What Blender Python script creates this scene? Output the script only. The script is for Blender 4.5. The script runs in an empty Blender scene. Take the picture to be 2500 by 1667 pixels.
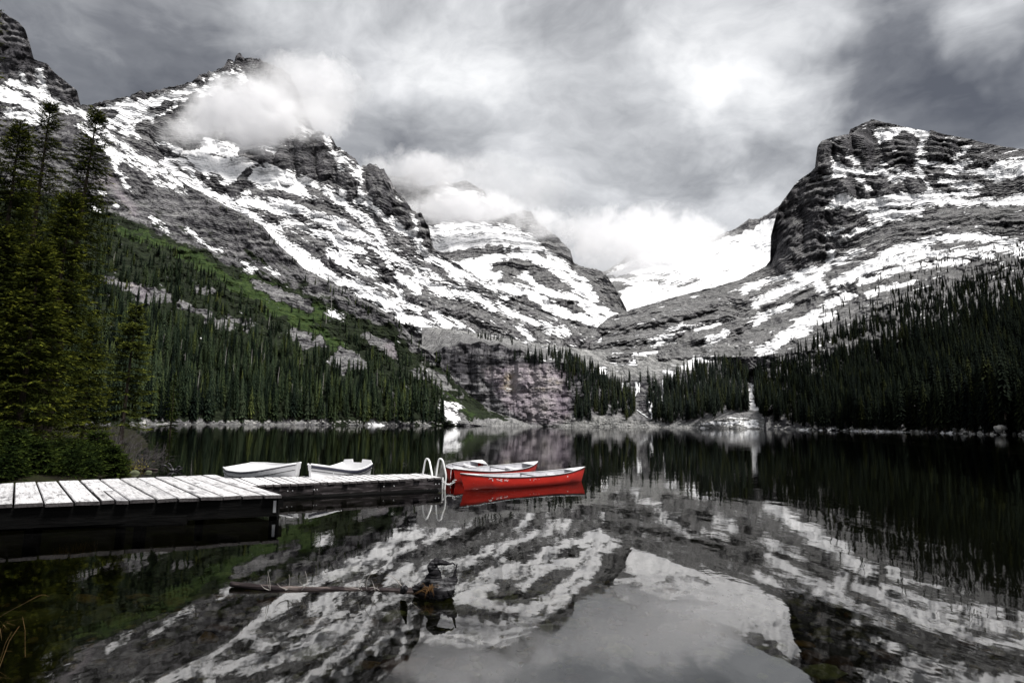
import bpy, math, random
import numpy as np
from mathutils import Vector, Matrix

R = math.radians
scene = bpy.context.scene
col = scene.collection

# ------------------------------------------------------------------ camera
CAM_H = 1.8
FPX, CX, CY = 1450.0, 1250.0, 833.5          # focal length and centre, in units of a 2500 wide frame
PITCH = math.atan(203.0 / FPX)
ROLL = math.atan(0.0085)
CAM_ROT = Matrix.Rotation(math.pi / 2 + PITCH, 3, 'X') @ Matrix.Rotation(ROLL, 3, 'Z')
cam_data = bpy.data.cameras.new('camera')
cam = bpy.data.objects.new('camera', cam_data)
col.objects.link(cam)
cam_data.sensor_width = 36.0
cam_data.lens = FPX / 2500.0 * 36.0
cam_data.clip_start = 0.1
cam_data.clip_end = 20000.0
cam.matrix_world = Matrix.Translation((0, 0, CAM_H)) @ CAM_ROT.to_4x4()
scene.camera = cam

RM = np.array(CAM_ROT)


def rays(u, v):
    """Directions of sight lines, scaled so that y = 1."""
    u = np.asarray(u, float); v = np.asarray(v, float)
    d = np.stack([(u - CX) / FPX, -(v - CY) / FPX, -np.ones_like(u + v)], -1) @ RM.T
    return d / d[..., 1:2]


def at(u, v, Y):
    """Point seen at (u, v) standing Y metres ahead."""
    d = rays(u, v)
    p = d * np.asarray(Y, float)[..., None]
    p[..., 2] += CAM_H
    return p


def on(u, v, z=0.0):
    """Point seen at (u, v) lying on the level z."""
    d = rays(u, v)
    k = (z - CAM_H) / d[..., 2]
    p = d * k[..., None]
    p[..., 2] += CAM_H
    return p


def row_of(u, Y, z):
    """Image row at which column u shows height z at distance Y."""
    lo = np.full(np.shape(u), -3000.0); hi = np.full(np.shape(u), 3500.0)
    for _ in range(40):
        mid = (lo + hi) / 2
        zz = rays(u, mid)[..., 2] * Y + CAM_H
        up = zz > z
        lo = np.where(up, mid, lo); hi = np.where(up, hi, mid)
    return (lo + hi) / 2


def project(P):
    q = (np.asarray(P, float) - np.array([0, 0, CAM_H])) @ RM
    return CX - FPX * q[..., 0] / q[..., 2], CY + FPX * q[..., 1] / q[..., 2]


# ------------------------------------------------------------------ sky and sun
SUN_DIR = Vector((0.42, -0.30, 1.0)).normalized()       # towards the sun, high on the right
world = bpy.data.worlds.new('World')
scene.world = world
world.use_nodes = True
wn, wl = world.node_tree.nodes, world.node_tree.links
wn.clear()


class G:
    """Tiny helper for building node graphs."""
    def __init__(self, tree):
        self.t, self.n, self.l = tree, tree.nodes, tree.links

    def new(self, typ, **kw):
        nd = self.n.new(typ)
        for k, val in kw.items():
            setattr(nd, k, val)
        return nd

    def put(self, sock, val):
        if val is None:
            return
        if isinstance(val, bpy.types.NodeSocket):
            self.l.new(val, sock)
        else:
            if hasattr(sock.default_value, '__len__') and not hasattr(val, '__len__'):
                val = (val,) * len(sock.default_value)
            if hasattr(sock.default_value, '__len__') and len(sock.default_value) == 4 and len(val) == 3:
                val = (*val, 1.0)
            sock.default_value = val

    def m(self, op, a, b=None, c=None, clamp=False):
        nd = self.new('ShaderNodeMath', operation=op, use_clamp=clamp)
        for s, val in zip(nd.inputs, (a, b, c)):
            self.put(s, val)
        return nd.outputs[0]

    def v(self, op, a, b=None, scale=None):
        nd = self.new('ShaderNodeVectorMath', operation=op)
        self.put(nd.inputs[0], a)
        if b is not None:
            self.put(nd.inputs[1], b)
        if scale is not None:
            self.put(nd.inputs['Scale'], scale)
        return nd.outputs['Value'] if op in ('DOT_PRODUCT', 'LENGTH') else nd.outputs[0]

    def noise(self, vec, scale, detail=4.0, rough=0.5, dist=0.0, color=False):
        nd = self.new('ShaderNodeTexNoise')
        self.put(nd.inputs['Vector'], vec)
        nd.inputs['Scale'].default_value = scale
        nd.inputs['Detail'].default_value = detail
        nd.inputs['Roughness'].default_value = rough
        nd.inputs['Distortion'].default_value = dist
        return nd.outputs['Color' if color else 'Fac']

    def ramp(self, fac, stops, interp='LINEAR'):
        nd = self.new('ShaderNodeValToRGB')
        cr = nd.color_ramp
        cr.interpolation = interp
        while len(cr.elements) < len(stops):
            cr.elements.new(0.5)
        for e, (p, c) in zip(cr.elements, stops):
            e.position = p
            if not hasattr(c, '__len__'):
                c = (c, c, c)
            e.color = (*c[:3], 1)
        self.put(nd.inputs[0], fac)
        return nd.outputs[0]

    def mapr(self, x, a, b, c=0.0, d=1.0, smooth=True):
        nd = self.new('ShaderNodeMapRange', interpolation_type='SMOOTHSTEP' if smooth else 'LINEAR')
        for s, val in zip(nd.inputs, (x, a, b, c, d)):
            self.put(s, val)
        return nd.outputs[0]

    def mix(self, fac, a, b, mode='MIX'):
        nd = self.new('ShaderNodeMix', data_type='RGBA', blend_type=mode)
        self.put(nd.inputs[0], fac); self.put(nd.inputs[6], a); self.put(nd.inputs[7], b)
        return nd.outputs[2]

    def attr(self, name, out='Fac'):
        nd = self.new('ShaderNodeAttribute', attribute_name=name)
        return nd.outputs[out]


SKY_STRENGTH = 0.1
g = G(world.node_tree)
tc = g.new('ShaderNodeTexCoord')
dirv = tc.outputs['Generated']
sep = g.new('ShaderNodeSeparateXYZ'); g.put(sep.inputs[0], dirv)
zc = g.m('ABSOLUTE', sep.outputs[2])
deck = g.v('SCALE', dirv, scale=g.m('DIVIDE', 1.0, g.m('ADD', zc, 0.22)))       # a flat cloud deck seen from below
warp = g.v('SCALE', g.v('SUBTRACT', g.noise(deck, 1.1, 5, 0.55, color=True), (0.5, 0.5, 0.5)), scale=0.65)
deck_w = g.v('ADD', deck, warp)
big = g.noise(deck_w, 1.05, 6, 0.55)
fine = g.noise(deck_w, 2.8, 9, 0.60)
cloud = g.m('ADD', g.m('MULTIPLY', g.m('SUBTRACT', big, 0.5), 0.65), g.m('MULTIPLY', g.m('SUBTRACT', fine, 0.5), 1.1))
dwarp = g.v('ADD', dirv, g.v('SCALE', g.v('SUBTRACT', g.noise(dirv, 3.2, 5, 0.6, color=True), (0.5, 0.5, 0.5)), scale=0.44))
dn = g.v('NORMALIZE', dwarp)
lum = g.m('ADD', cloud, 0.50)
# broad thick and thin places of the cloud deck: (column, row, inner radius, outer radius in degrees, amount)
BLOBS = [(1800, 50, 1, 8, 0.13), (1735, 225, 0.5, 4.5, 0.12), (1650, 170, 0, 4, 0.10), (2420, 10, 0, 5, .30), (1110, 140, 1, 8, 0.20), (760, 60, 0, 8, 0.16),
         (1960, 400, 0, 7, 0.12), (1750, 560, 0, 7, 0.18), (1450, 610, 0, 6, 0.14), (1330, 300, 1, 9, 0.04),
         (2330, 190, 1, 11, -0.30), (2480, 300, 1, 10, -0.18), (2130, 60, 0, 6, -0.10), (180, 150, 4, 19, -0.14), (330, 200, 2, 9, -0.09), (100, 40, 2, 12, -0.07),
         (500, 60, 2, 10, -0.06), (1450, 230, 2, 12, 0.0), (1560, 430, 1, 9, -0.03), (1450, 480, 1, 9, 0.06), (1950, 250, 1, 7, -0.08), (1000, 330, 1, 9, -0.10), (930, 420, 1, 6, -0.06)]
for (bu, bv, r0, r1, amt) in BLOBS:
    d = Vector(rays(bu, bv)).normalized()
    c = g.v('DOT_PRODUCT', dn, tuple(d))
    lum = g.m('ADD', lum, g.m('MULTIPLY', g.mapr(c, math.cos(R(r1)), math.cos(R(r0))), amt))
lum = g.m('MULTIPLY', lum, g.m('ADD', 0.84, g.m('MULTIPLY', zc, 0.62)))        # overcast brightens towards the zenith
tone = g.ramp(g.m('MULTIPLY', lum, 0.8), [(0.0, (0.050, 0.050, 0.054)), (0.22, (0.105, 0.106, 0.111)), (0.42, (0.215, 0.217, 0.222)),
                                       (0.62, (0.355, 0.358, 0.363)), (0.85, (0.54, 0.54, 0.54)), (1.0, (0.66, 0.66, 0.66))])
skyt = g.new('ShaderNodeTexSky', sky_type='NISHITA')
skyt.sun_disc = False
skyt.sun_elevation = math.asin(SUN_DIR.z)
skyt.sun_rotation = math.atan2(SUN_DIR.x, SUN_DIR.y)
skyt.air_density = 1.0; skyt.dust_density = 2.0
bw = g.new('ShaderNodeRGBToBW'); g.put(bw.inputs[0], skyt.outputs[0])
blend = g.mix(0.96, skyt.outputs[0], g.v('SCALE', tone, scale=0.50 / SKY_STRENGTH))
bg = g.new('ShaderNodeBackground')
g.put(bg.inputs[0], blend); bg.inputs[1].default_value = SKY_STRENGTH
wo = g.new('ShaderNodeOutputWorld'); wl.new(bg.outputs[0], wo.inputs[0])
world.cycles.sampling_method = 'MANUAL'; world.cycles.sample_map_resolution = 512

sun_data = bpy.data.lights.new('sun', 'SUN')
sun_data.energy = 1.5; sun_data.angle = R(14); sun_data.color = (1.0, 0.97, 0.93)
sun = bpy.data.objects.new('sun', sun_data)
col.objects.link(sun)
sun.rotation_euler = SUN_DIR.to_track_quat('Z', 'Y').to_euler()
sun.location = (40, -60, 300)

vs = scene.view_settings
scene.display_settings.display_device = 'sRGB'
vs.view_transform = 'Standard'; vs.look = 'None'; vs.gamma = 1.0; vs.use_curve_mapping = False
vs.exposure = 1.95
cy = scene.cycles
cy.max_bounces = 8; cy.diffuse_bounces = 3; cy.glossy_bounces = 4; cy.transmission_bounces = 4
cy.transparent_max_bounces = 16; cy.volume_bounces = 6
cy.volume_step_rate = 1.0; cy.volume_max_steps = 128
cy.sample_clamp_indirect = 6.0
cy.use_denoising = True
cy.caustics_reflective = False; cy.caustics_refractive = False


# ------------------------------------------------------------------ numeric noise
def _hash(ix, iy, iz, seed):
    h = (ix.astype(np.uint32) * np.uint32(374761393) + iy.astype(np.uint32) * np.uint32(668265263)
         + iz.astype(np.uint32) * np.uint32(2147483647) + np.uint32((seed * 974711 + 12345) & 0xffffffff))
    h = (h ^ (h >> np.uint32(13))) * np.uint32(1274126177)
    h = h ^ (h >> np.uint32(16))
    return h


def perlin(p, seed=0):
    """Gradient noise about -1..1 at points p (n,3)."""
    p = np.asarray(p, np.float32)
    i = np.floor(p).astype(np.int32)
    f = p - i
    w = f * f * f * (f * (f * 6 - 15) + 10)
    out = 0
    for dx in (0, 1):
        for dy in (0, 1):
            for dz in (0, 1):
                h = _hash(i[:, 0] + dx, i[:, 1] + dy, i[:, 2] + dz, seed)
                gx = (h & np.uint32(1023)).astype(np.float32) / 511.5 - 1
                gy = ((h >> np.uint32(10)) & np.uint32(1023)).astype(np.float32) / 511.5 - 1
                gz = ((h >> np.uint32(20)) & np.uint32(1023)).astype(np.float32) / 511.5 - 1
                dt = gx * (f[:, 0] - dx) + gy * (f[:, 1] - dy) + gz * (f[:, 2] - dz)
                wt = (w[:, 0] if dx else 1 - w[:, 0]) * (w[:, 1] if dy else 1 - w[:, 1]) * (w[:, 2] if dz else 1 - w[:, 2])
                out = out + wt * dt
    return out


def fbm(p, octaves=4, seed=0, gain=0.5, lac=2.03):
    a, s, o = 1.0, 0.0, 0
    p = np.asarray(p, np.float32)
    for k in range(octaves):
        o = o + a * perlin(p, seed + k * 17)
        p = p * lac
        a *= gain
    return o


def ridged(p, octaves=4, seed=0, gain=0.5, lac=2.03):
    a, o, n = 1.0, 0, 0
    p = np.asarray(p, np.float32)
    for k in range(octaves):
        o = o + a * (1 - 2.0 * np.abs(perlin(p, seed + k * 17)))
        n += a
        p = p * lac
        a *= gain
    return o / n


def sstep(a, b, x):
    t = np.clip((x - a) / (b - a), 0, 1)
    return t * t * (3 - 2 * t)


# ------------------------------------------------------------------ mesh helpers
def mesh_np(name, verts, faces, mats=(), smooth=True, attrs=None, mat_idx=None):
    """faces: (n,3) or (n,4) int array."""
    me = bpy.data.meshes.new(name)
    verts = np.ascontiguousarray(verts, np.float32); faces = np.ascontiguousarray(faces, np.int32)
    k = faces.shape[1]
    me.vertices.add(len(verts)); me.vertices.foreach_set('co', verts.ravel())
    me.loops.add(faces.size); me.loops.foreach_set('vertex_index', faces.ravel())
    me.polygons.add(len(faces))
    me.polygons.foreach_set('loop_start', np.arange(0, faces.size, k, dtype=np.int32))
    me.polygons.foreach_set('loop_total', np.full(len(faces), k, np.int32))
    if smooth:
        me.polygons.foreach_set('use_smooth', np.ones(len(faces), bool))
    for m in mats:
        me.materials.append(m)
    if mat_idx is not None:
        me.polygons.foreach_set('material_index', np.asarray(mat_idx, np.int32))
    for k2, val in (attrs or {}).items():
        a = me.attributes.new(k2, 'FLOAT', 'POINT')
        a.data.foreach_set('value', np.ascontiguousarray(val, np.float32))
    me.update(calc_edges=True)
    return me


def obj(name, me, parent=None, loc=None):
    o = bpy.data.objects.new(name, me)
    col.objects.link(o)
    if parent is not None:
        o.parent = parent
    if loc is not None:
        o.location = loc
    return o


def tag(o, label=None, cat=None, group=None, kind=None):
    if label: o['label'] = label
    if cat: o['category'] = cat
    if group: o['group'] = group
    if kind: o['kind'] = kind
    return o


def grid_faces(nr, nc):
    a = np.arange(nr * nc).reshape(nr, nc)
    return np.stack([a[:-1, :-1], a[:-1, 1:], a[1:, 1:], a[1:, :-1]], -1).reshape(-1, 4)


def new_mat(name):
    m = bpy.data.materials.new(name)
    m.use_nodes = True
    m.node_tree.nodes.clear()
    return m, G(m.node_tree)


def finish(gm, bsdf, disp=None):
    out = gm.new('ShaderNodeOutputMaterial')
    gm.l.new(bsdf, out.inputs[0])


def principled(gm, color, rough=0.6, normal=None, spec=0.5, metal=0.0, coat=0.0):
    b = gm.new('ShaderNodeBsdfPrincipled')
    gm.put(b.inputs['Base Color'], color)
    gm.put(b.inputs['Roughness'], rough)
    gm.put(b.inputs['Metallic'], metal)
    gm.put(b.inputs['Specular IOR Level'], spec)
    if coat:
        gm.put(b.inputs['Coat Weight'], coat)
    if normal is not None:
        gm.put(b.inputs['Normal'], normal)
    return b.outputs[0]


def bump(gm, h, strength=0.5, dist=1.0, normal=None):
    nd = gm.new('ShaderNodeBump')
    nd.inputs['Strength'].default_value = strength
    nd.inputs['Distance'].default_value = dist
    gm.put(nd.inputs['Height'], h)
    if normal is not None:
        gm.put(nd.inputs['Normal'], normal)
    return nd.outputs[0]


# ------------------------------------------------------------------ terrain material
def rock_material(name, sx, dip, light=1.0):
    """Bedded grey limestone with snow, scree and turf laid on by attributes; sx = bed scale in 1/m."""
    m, gm = new_mat(name)
    pos = gm.new('ShaderNodeNewGeometry').outputs['Position']
    mp = gm.new('ShaderNodeMapping')
    gm.put(mp.inputs[0], pos)
    mp.inputs['Rotation'].default_value = dip
    mp.inputs['Scale'].default_value = (sx * 0.09, sx * 0.03, sx)
    beds = gm.noise(mp.outputs[0], 1.0, 7, 0.62, 0.3)
    mp2 = gm.new('ShaderNodeMapping'); gm.put(mp2.inputs[0], pos)
    mp2.inputs['Scale'].default_value = (sx * 0.9, sx * 0.08, sx * 0.14)
    cracks = gm.noise(mp2.outputs[0], 1.0, 6, 0.65, 0.6)
    posy = gm.v('MULTIPLY', pos, (1.0, 0.25, 1.0))
    blot = gm.noise(posy, sx * 0.2, 5, 0.6)
    grain = gm.noise(posy, sx * 1.3, 6, 0.72)
    tone_ = gm.m('ADD', gm.m('MULTIPLY', beds, 0.75), gm.m('ADD', gm.m('MULTIPLY', cracks, 0.5), gm.m('MULTIPLY', grain, 0.35)))
    tone_ = gm.m('ADD', gm.m('MULTIPLY', gm.m('SUBTRACT', tone_, 0.8), 1.7), 0.5)
    rock = gm.ramp(tone_, [(0.08, (0.030 * light, 0.029 * light, 0.033 * light)), (0.40, (0.130 * light, 0.127 * light, 0.135 * light)),
                           (0.64, (0.235 * light, 0.23 * light, 0.237 * light)), (0.9, (0.41 * light, 0.405 * light, 0.40 * light))])
    rock = gm.mix(gm.mapr(blot, 0.35, 0.7, 0.0, 0.6), rock, gm.v('MULTIPLY', rock, (0.62, 0.60, 0.63)))
    bands = gm.noise(gm.v('MULTIPLY', mp.outputs[0], (0.35, 0.35, 0.22)), 1.0, 3, 0.5)
    rock = gm.mix(gm.mapr(bands, 0.42, 0.58), gm.v('MULTIPLY', rock, (0.48, 0.475, 0.50)), gm.v('MULTIPLY', rock, (1.22, 1.22, 1.22)))
    l1_ = gm.m('ABSOLUTE', gm.m('SUBTRACT', beds, 0.52))
    l2_ = gm.m('ABSOLUTE', gm.m('SUBTRACT', cracks, 0.5))
    lines = gm.m('MULTIPLY', gm.mapr(l1_, 0.0, 0.035, 0.35, 1.0), gm.mapr(l2_, 0.0, 0.03, 0.40, 1.0))
    rock = gm.v('SCALE', rock, scale=lines)
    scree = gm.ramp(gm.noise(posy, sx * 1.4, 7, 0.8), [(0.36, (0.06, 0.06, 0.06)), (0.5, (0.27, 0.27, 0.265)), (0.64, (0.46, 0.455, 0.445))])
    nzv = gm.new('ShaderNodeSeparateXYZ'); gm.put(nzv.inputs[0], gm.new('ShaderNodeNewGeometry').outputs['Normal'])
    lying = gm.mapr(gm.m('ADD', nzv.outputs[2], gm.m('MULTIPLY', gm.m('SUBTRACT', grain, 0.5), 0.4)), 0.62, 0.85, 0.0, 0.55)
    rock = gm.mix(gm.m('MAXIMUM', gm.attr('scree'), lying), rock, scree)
    warmc = gm.ramp(gm.m('ADD', gm.m('MULTIPLY', beds, 0.45), gm.m('MULTIPLY', gm.noise(posy, sx * 0.5, 4, 0.6), 0.55)), [(0.3, (0.22, 0.18, 0.20)), (0.44, (0.40, 0.35, 0.39)), (0.56, (0.46, 0.42, 0.43)), (0.68, (0.45, 0.36, 0.23))])
    warmc = gm.mix(gm.mapr(cracks, 0.36, 0.56), gm.v('MULTIPLY', warmc, (0.40, 0.38, 0.43)), warmc)
    rock = gm.mix(gm.attr('warm'), rock, warmc)
    turfn = gm.noise(pos, sx * 0.9, 6, 0.7)
    turf = gm.ramp(turfn, [(0.3, (0.006, 0.008, 0.005)), (0.5, (0.016, 0.023, 0.011)), (0.7, (0.036, 0.048, 0.022))])
    lush = gm.ramp(turfn, [(0.3, (0.013, 0.026, 0.008)), (0.5, (0.036, 0.062, 0.017)), (0.7, (0.070, 0.100, 0.028))])
    turf = gm.mix(gm.mapr(gm.attr('turf'), 1.1, 1.5), turf, lush)
    gsum = gm.m('ADD', gm.attr('turf'), gm.m('MULTIPLY', gm.m('SUBTRACT', gm.noise(pos, sx * 0.5, 6, 0.65), 0.5), 0.9))
    rock = gm.mix(gm.mapr(gsum, 0.42, 0.58), rock, turf)
    sn = gm.attr('snow')
    br = gm.m('ADD', gm.m('MULTIPLY', gm.m('SUBTRACT', beds, 0.5), 0.8), gm.m('MULTIPLY', gm.m('SUBTRACT', grain, 0.5), 0.7))
    ss = gm.mapr(gm.m('ADD', sn, gm.m('MULTIPLY', br, 0.95)), 0.39, 0.62)
    snow = gm.ramp(gm.noise(posy, sx * 0.5, 6, 0.65), [(0.3, (0.56, 0.565, 0.585)), (0.5, (0.74, 0.742, 0.75)), (0.68, (0.85, 0.85, 0.855))])  # grey mottling puts soft shading into the snow colour
    base = gm.mix(ss, rock, snow)
    h = gm.m('ADD', gm.m('MULTIPLY', beds, 1.0), gm.m('ADD', gm.m('MULTIPLY', cracks, 0.7), gm.m('MULTIPLY', grain, 0.25)))
    h = gm.m('MULTIPLY', h, gm.m('SUBTRACT', 1.0, gm.m('MULTIPLY', ss, 0.93)))
    nrm = bump(gm, h, 1.0, 2.2 / sx)
    finish(gm, principled(gm, base, 0.92, nrm, 0.15))
    return m


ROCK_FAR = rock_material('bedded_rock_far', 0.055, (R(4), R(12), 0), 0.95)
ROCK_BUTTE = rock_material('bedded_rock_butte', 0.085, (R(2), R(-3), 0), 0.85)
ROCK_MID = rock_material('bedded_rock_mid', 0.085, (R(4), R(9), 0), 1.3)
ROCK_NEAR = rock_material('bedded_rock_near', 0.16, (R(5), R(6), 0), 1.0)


# ------------------------------------------------------------------ painted masks in (u, v)
def _segdist(u, v, pts):
    best = np.full(u.shape, 1e9)
    for (x0, y0), (x1, y1) in zip(pts[:-1], pts[1:]):
        dx, dy = x1 - x0, y1 - y0
        L = dx * dx + dy * dy + 1e-9
        t = np.clip(((u - x0) * dx + (v - y0) * dy) / L, 0, 1)
        best = np.minimum(best, np.hypot(u - x0 - t * dx, v - y0 - t * dy))
    return best


def strokes(u, v, items):
    """Signed cover (px inside positive) of a list of (points, half width) strokes and closed polygons (points, 'poly')."""
    best = np.full(u.shape, -60.0)
    for pts, w in items:
        xs = [p[0] for p in pts]; ys = [p[1] for p in pts]
        pad = 45
        sel = (u > min(xs) - pad) & (u < max(xs) + pad) & (v > min(ys) - pad) & (v < max(ys) + pad)
        if not sel.any():
            continue
        uu, vv = u[sel], v[sel]
        if w == 'poly':
            q = list(pts) + [pts[0]]
            d = _segdist(uu, vv, q)
            ins = np.zeros(uu.shape, bool)
            for (x0, y0), (x1, y1) in zip(q[:-1], q[1:]):
                c = ((y0 > vv) != (y1 > vv)) & (uu < (x1 - x0) * (vv - y0) / (y1 - y0 + 1e-9) + x0)
                ins ^= c
            val = np.where(ins, d, -d)
        else:
            val = w - _segdist(uu, vv, pts)
        best[sel] = np.maximum(best[sel], val)
    return best


PATCH = {}


def terrain(name, u0, u1, nc, contours, rows, mat, seed, relief, masks, jag=0.0, back=(60, 260, 700), label=None, bed=(30, 0.2, 0.0), skip_disp_base=True, bulges=(), fall=0.0):
    """A mountainside: contours run from foot to crest, each a list of (column, row or ('z', height), distance)."""
    us = np.linspace(u0, u1, nc)
    V, Y = [], []
    for ct in contours:
        cu = np.array([c[0] for c in ct], float)
        y = np.interp(us, cu, [c[2] for c in ct])
        if isinstance(ct[0][1], tuple):
            z = np.interp(us, cu, [c[1][1] for c in ct])
            vv = row_of(us, y, z)
        else:
            vv = np.interp(us, cu, [c[1] for c in ct])
        V.append(vv); Y.append(y)
    gv, gy, gt = [], [], []
    for k, n in enumerate(rows):
        t = np.linspace(0, 1, n, endpoint=(k == len(rows) - 1))[:, None]
        gv.append(V[k] * (1 - t) + V[k + 1] * t)
        gy.append(Y[k] * (1 - t) + Y[k + 1] * t)
        gt.append(np.full((n, nc), 0.0) + k + t)
    gv, gy, gt = np.concatenate(gv), np.concatenate(gy), np.concatenate(gt)
    # keep rows rising
    gv = np.minimum.accumulate(gv, axis=0) - np.arange(gv.shape[0])[:, None] * 1e-3
    gu = np.broadcast_to(us, gv.shape).copy()
    top = sstep(len(rows) - 0.55, len(rows), gt)
    P = at(gu, gv, gy)
    flat = P.reshape(-1, 3)
    if jag:
        q = P[-1].copy(); q[:, 2] = 0
        j = ridged(q / 55.0, 4, seed + 5) * 0.6 + fbm(q / 16.0, 3, seed + 9) * 0.4
        gv -= top * j[None, :] * jag
        P = at(gu, gv, gy); flat = P.reshape(-1, 3)
    # relief: displacement along the line of sight distance, in metres across and up the face
    A_gully, A_fbm, A_bed, L = relief
    spacing, dipx, dipy = bed
    Yr = float(np.median(flat[:, 1])) / FPX
    fa, fb0 = gu.reshape(-1) * Yr, -gv.reshape(-1) * Yr
    face = np.stack([fa, fb0, flat[:, 1] * 0.12], -1)
    w1 = fbm(face / (L * 2.2), 3, seed + 1)
    cF, sF = math.cos(R(fall)), math.sin(R(fall))
    qs = np.stack([fa * cF + fb0 * sF, (-fa * sF + fb0 * cF) * 0.34, flat[:, 1] * 0.10], -1) + (w1 * L * 0.35)[:, None]
    gl = ridged(qs / L, 5, seed + 2, 0.55)
    fb = fbm(face / (L * 0.45), 5, seed + 3, 0.58)
    ph = (flat[:, 2] + dipx * flat[:, 0] + dipy * flat[:, 1] + w1 * spacing * 1.6 + fb * spacing * 0.45) / spacing
    bn = perlin(np.stack([np.floor(ph) * 7.31, fa / (L * 1.5), 0 * fa], -1), seed + 4)
    fr = ph - np.floor(ph)
    ledge = sstep(0.5, 1.0, fr) - fr
    ph2 = ph * 3.7
    fr2 = ph2 - np.floor(ph2)
    ledge2 = sstep(0.5, 1.0, fr2) - fr2
    part = sstep(-0.25, 0.35, fbm(face / (L * 1.1), 3, seed + 6))
    d = -A_gully * gl + A_fbm * fb + A_bed * (ledge * (0.9 + 1.6 * bn) * (0.25 + 0.9 * part) + 0.4 * ledge2)
    amp = np.ones_like(gv)
    edge = np.clip(gt / 0.35, 0, 1) if skip_disp_base else 1.0
    for pts_, w_, amt_ in bulges:        # towers and buttresses standing out of the face
        cvb = strokes(gu.reshape(-1) + 6 * fb, gv.reshape(-1) + 6 * fb, [(pts_, w_)])
        d = d - amt_ * np.sqrt(np.clip(cvb / w_, 0, 1))
    ramp_amp = (amp * edge).reshape(-1)
    d = d * ramp_amp
    scale = 1 + d / flat[:, 1]
    cam0 = np.array([0, 0, CAM_H])
    D = cam0 + (flat - cam0) * scale[:, None]
    D3 = D.reshape(P.shape)
    # normals
    du = np.gradient(D3, axis=1); dv = np.gradient(D3, axis=0)
    N = np.cross(du, dv); N /= np.linalg.norm(N, axis=-1, keepdims=True) + 1e-9
    nz = np.abs(N[..., 2]).reshape(-1)
    u_, v_ = gu.reshape(-1), gv.reshape(-1)
    # warp for painted edges
    wq = np.stack([u_ / 42, v_ / 30, 0 * u_], -1)
    wx = fbm(wq, 5, seed + 21, 0.6) * 1.3; wy = fbm(wq, 5, seed + 31, 0.6) * 1.3
    A = {}
    for key, fn in masks.items():
        A[key] = np.clip(fn(u_, v_, wx, wy, nz, gl, fb, ledge, flat), -1, 2)
    for key in ('snow', 'scree', 'warm', 'turf'):
        A.setdefault(key, np.zeros(len(u_)))
    nr = gv.shape[0]
    # back side falls away behind the crest
    crest = D3[-1]
    rowsB = []
    for bk in back:
        b = crest.copy()
        b[:, 0] *= 1 + bk / b[:, 1]; b[:, 1] += bk
        b[:, 2] = crest[:, 2] - bk * 0.75 - 4
        rowsB.append(b)
    allv = np.concatenate([D3, np.stack(rowsB)], 0)
    for key in A:
        A[key] = np.concatenate([A[key]] + [A[key][-nc:]] * len(back))
    me = mesh_np(name, allv.reshape(-1, 3), grid_faces(nr + len(back), nc), [mat], True, A)
    o = obj(name, me)
    tag(o, label, None, None, 'structure')
    PATCH[name + o.name[len(name):]] = (us, gv, D3)
    return o


def surface(pname, u, v):
    """Point of a terrain patch seen at (u, v), by its own grid."""
    us, gv, D3 = PATCH[pname]
    j = np.clip(np.searchsorted(us, u), 1, len(us) - 1)
    j = np.where(np.abs(us[j - 1] - u) < np.abs(us[j] - u), j - 1, j)
    out = np.zeros((len(u), 3)); ok = np.zeros(len(u), bool)
    for n, (jj, vv) in enumerate(zip(j, v)):
        cvs = gv[:, jj]
        if vv > cvs[0] or vv < cvs[-1]:
            continue
        i = np.searchsorted(-cvs, -vv)
        i = min(max(i, 1), len(cvs) - 1)
        t = (cvs[i - 1] - vv) / (cvs[i - 1] - cvs[i] + 1e-9)
        out[n] = D3[i - 1, jj] * (1 - t) + D3[i, jj] * t
        ok[n] = True
    return out, ok

# ------------------------------------------------------------------ mountains
def streak(u, v, ang, along, across, seed, oct=4):
    c, s = math.cos(R(ang)), math.sin(R(ang))
    return fbm(np.stack([(u * c + v * s) / along, (-u * s + v * c) / across, np.zeros(len(u))], -1), oct, seed, 0.55)


def snow_mask(items, ang, dens, seed, rockitems=None, warp_px=9, nat=0.9, along=80, across=11):
    def fn(u, v, wx, wy, nz, gl, fb, ledge, flat):
        uu, vv = u + wx * warp_px, v + wy * warp_px
        st = streak(u, v, ang, along, across, seed)
        st2 = streak(u, v, ang - 3, along * 0.38, across * 0.36, seed + 3, 4)
        nzn = np.clip((nz - nz.mean()) / (nz.std() + 1e-6), -2, 2) * 0.5
        cv = strokes(uu, vv, items)
        lo = 0.36 * st + 0.52 * st2 + 0.20 * nzn
        s = 0.64 + np.clip(cv, -16, 16) / 24 + lo * np.where(cv > 5, 0.75, 1.0)
        nt = 0.5 + nat * (0.75 * st + 0.75 * st2 + 0.30 * nzn - (0.56 - dens(u, v)))
        s = np.maximum(np.where(cv < -15, -0.6, s), nt)
        if rockitems:
            rk = strokes(uu, vv, rockitems)
            s = s - np.clip((rk + 4) / 8, 0, 1) * 0.75
        return s
    return fn


def lin(u, pts):
    return np.interp(u, [p[0] for p in pts], [p[1] for p in pts])


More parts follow.
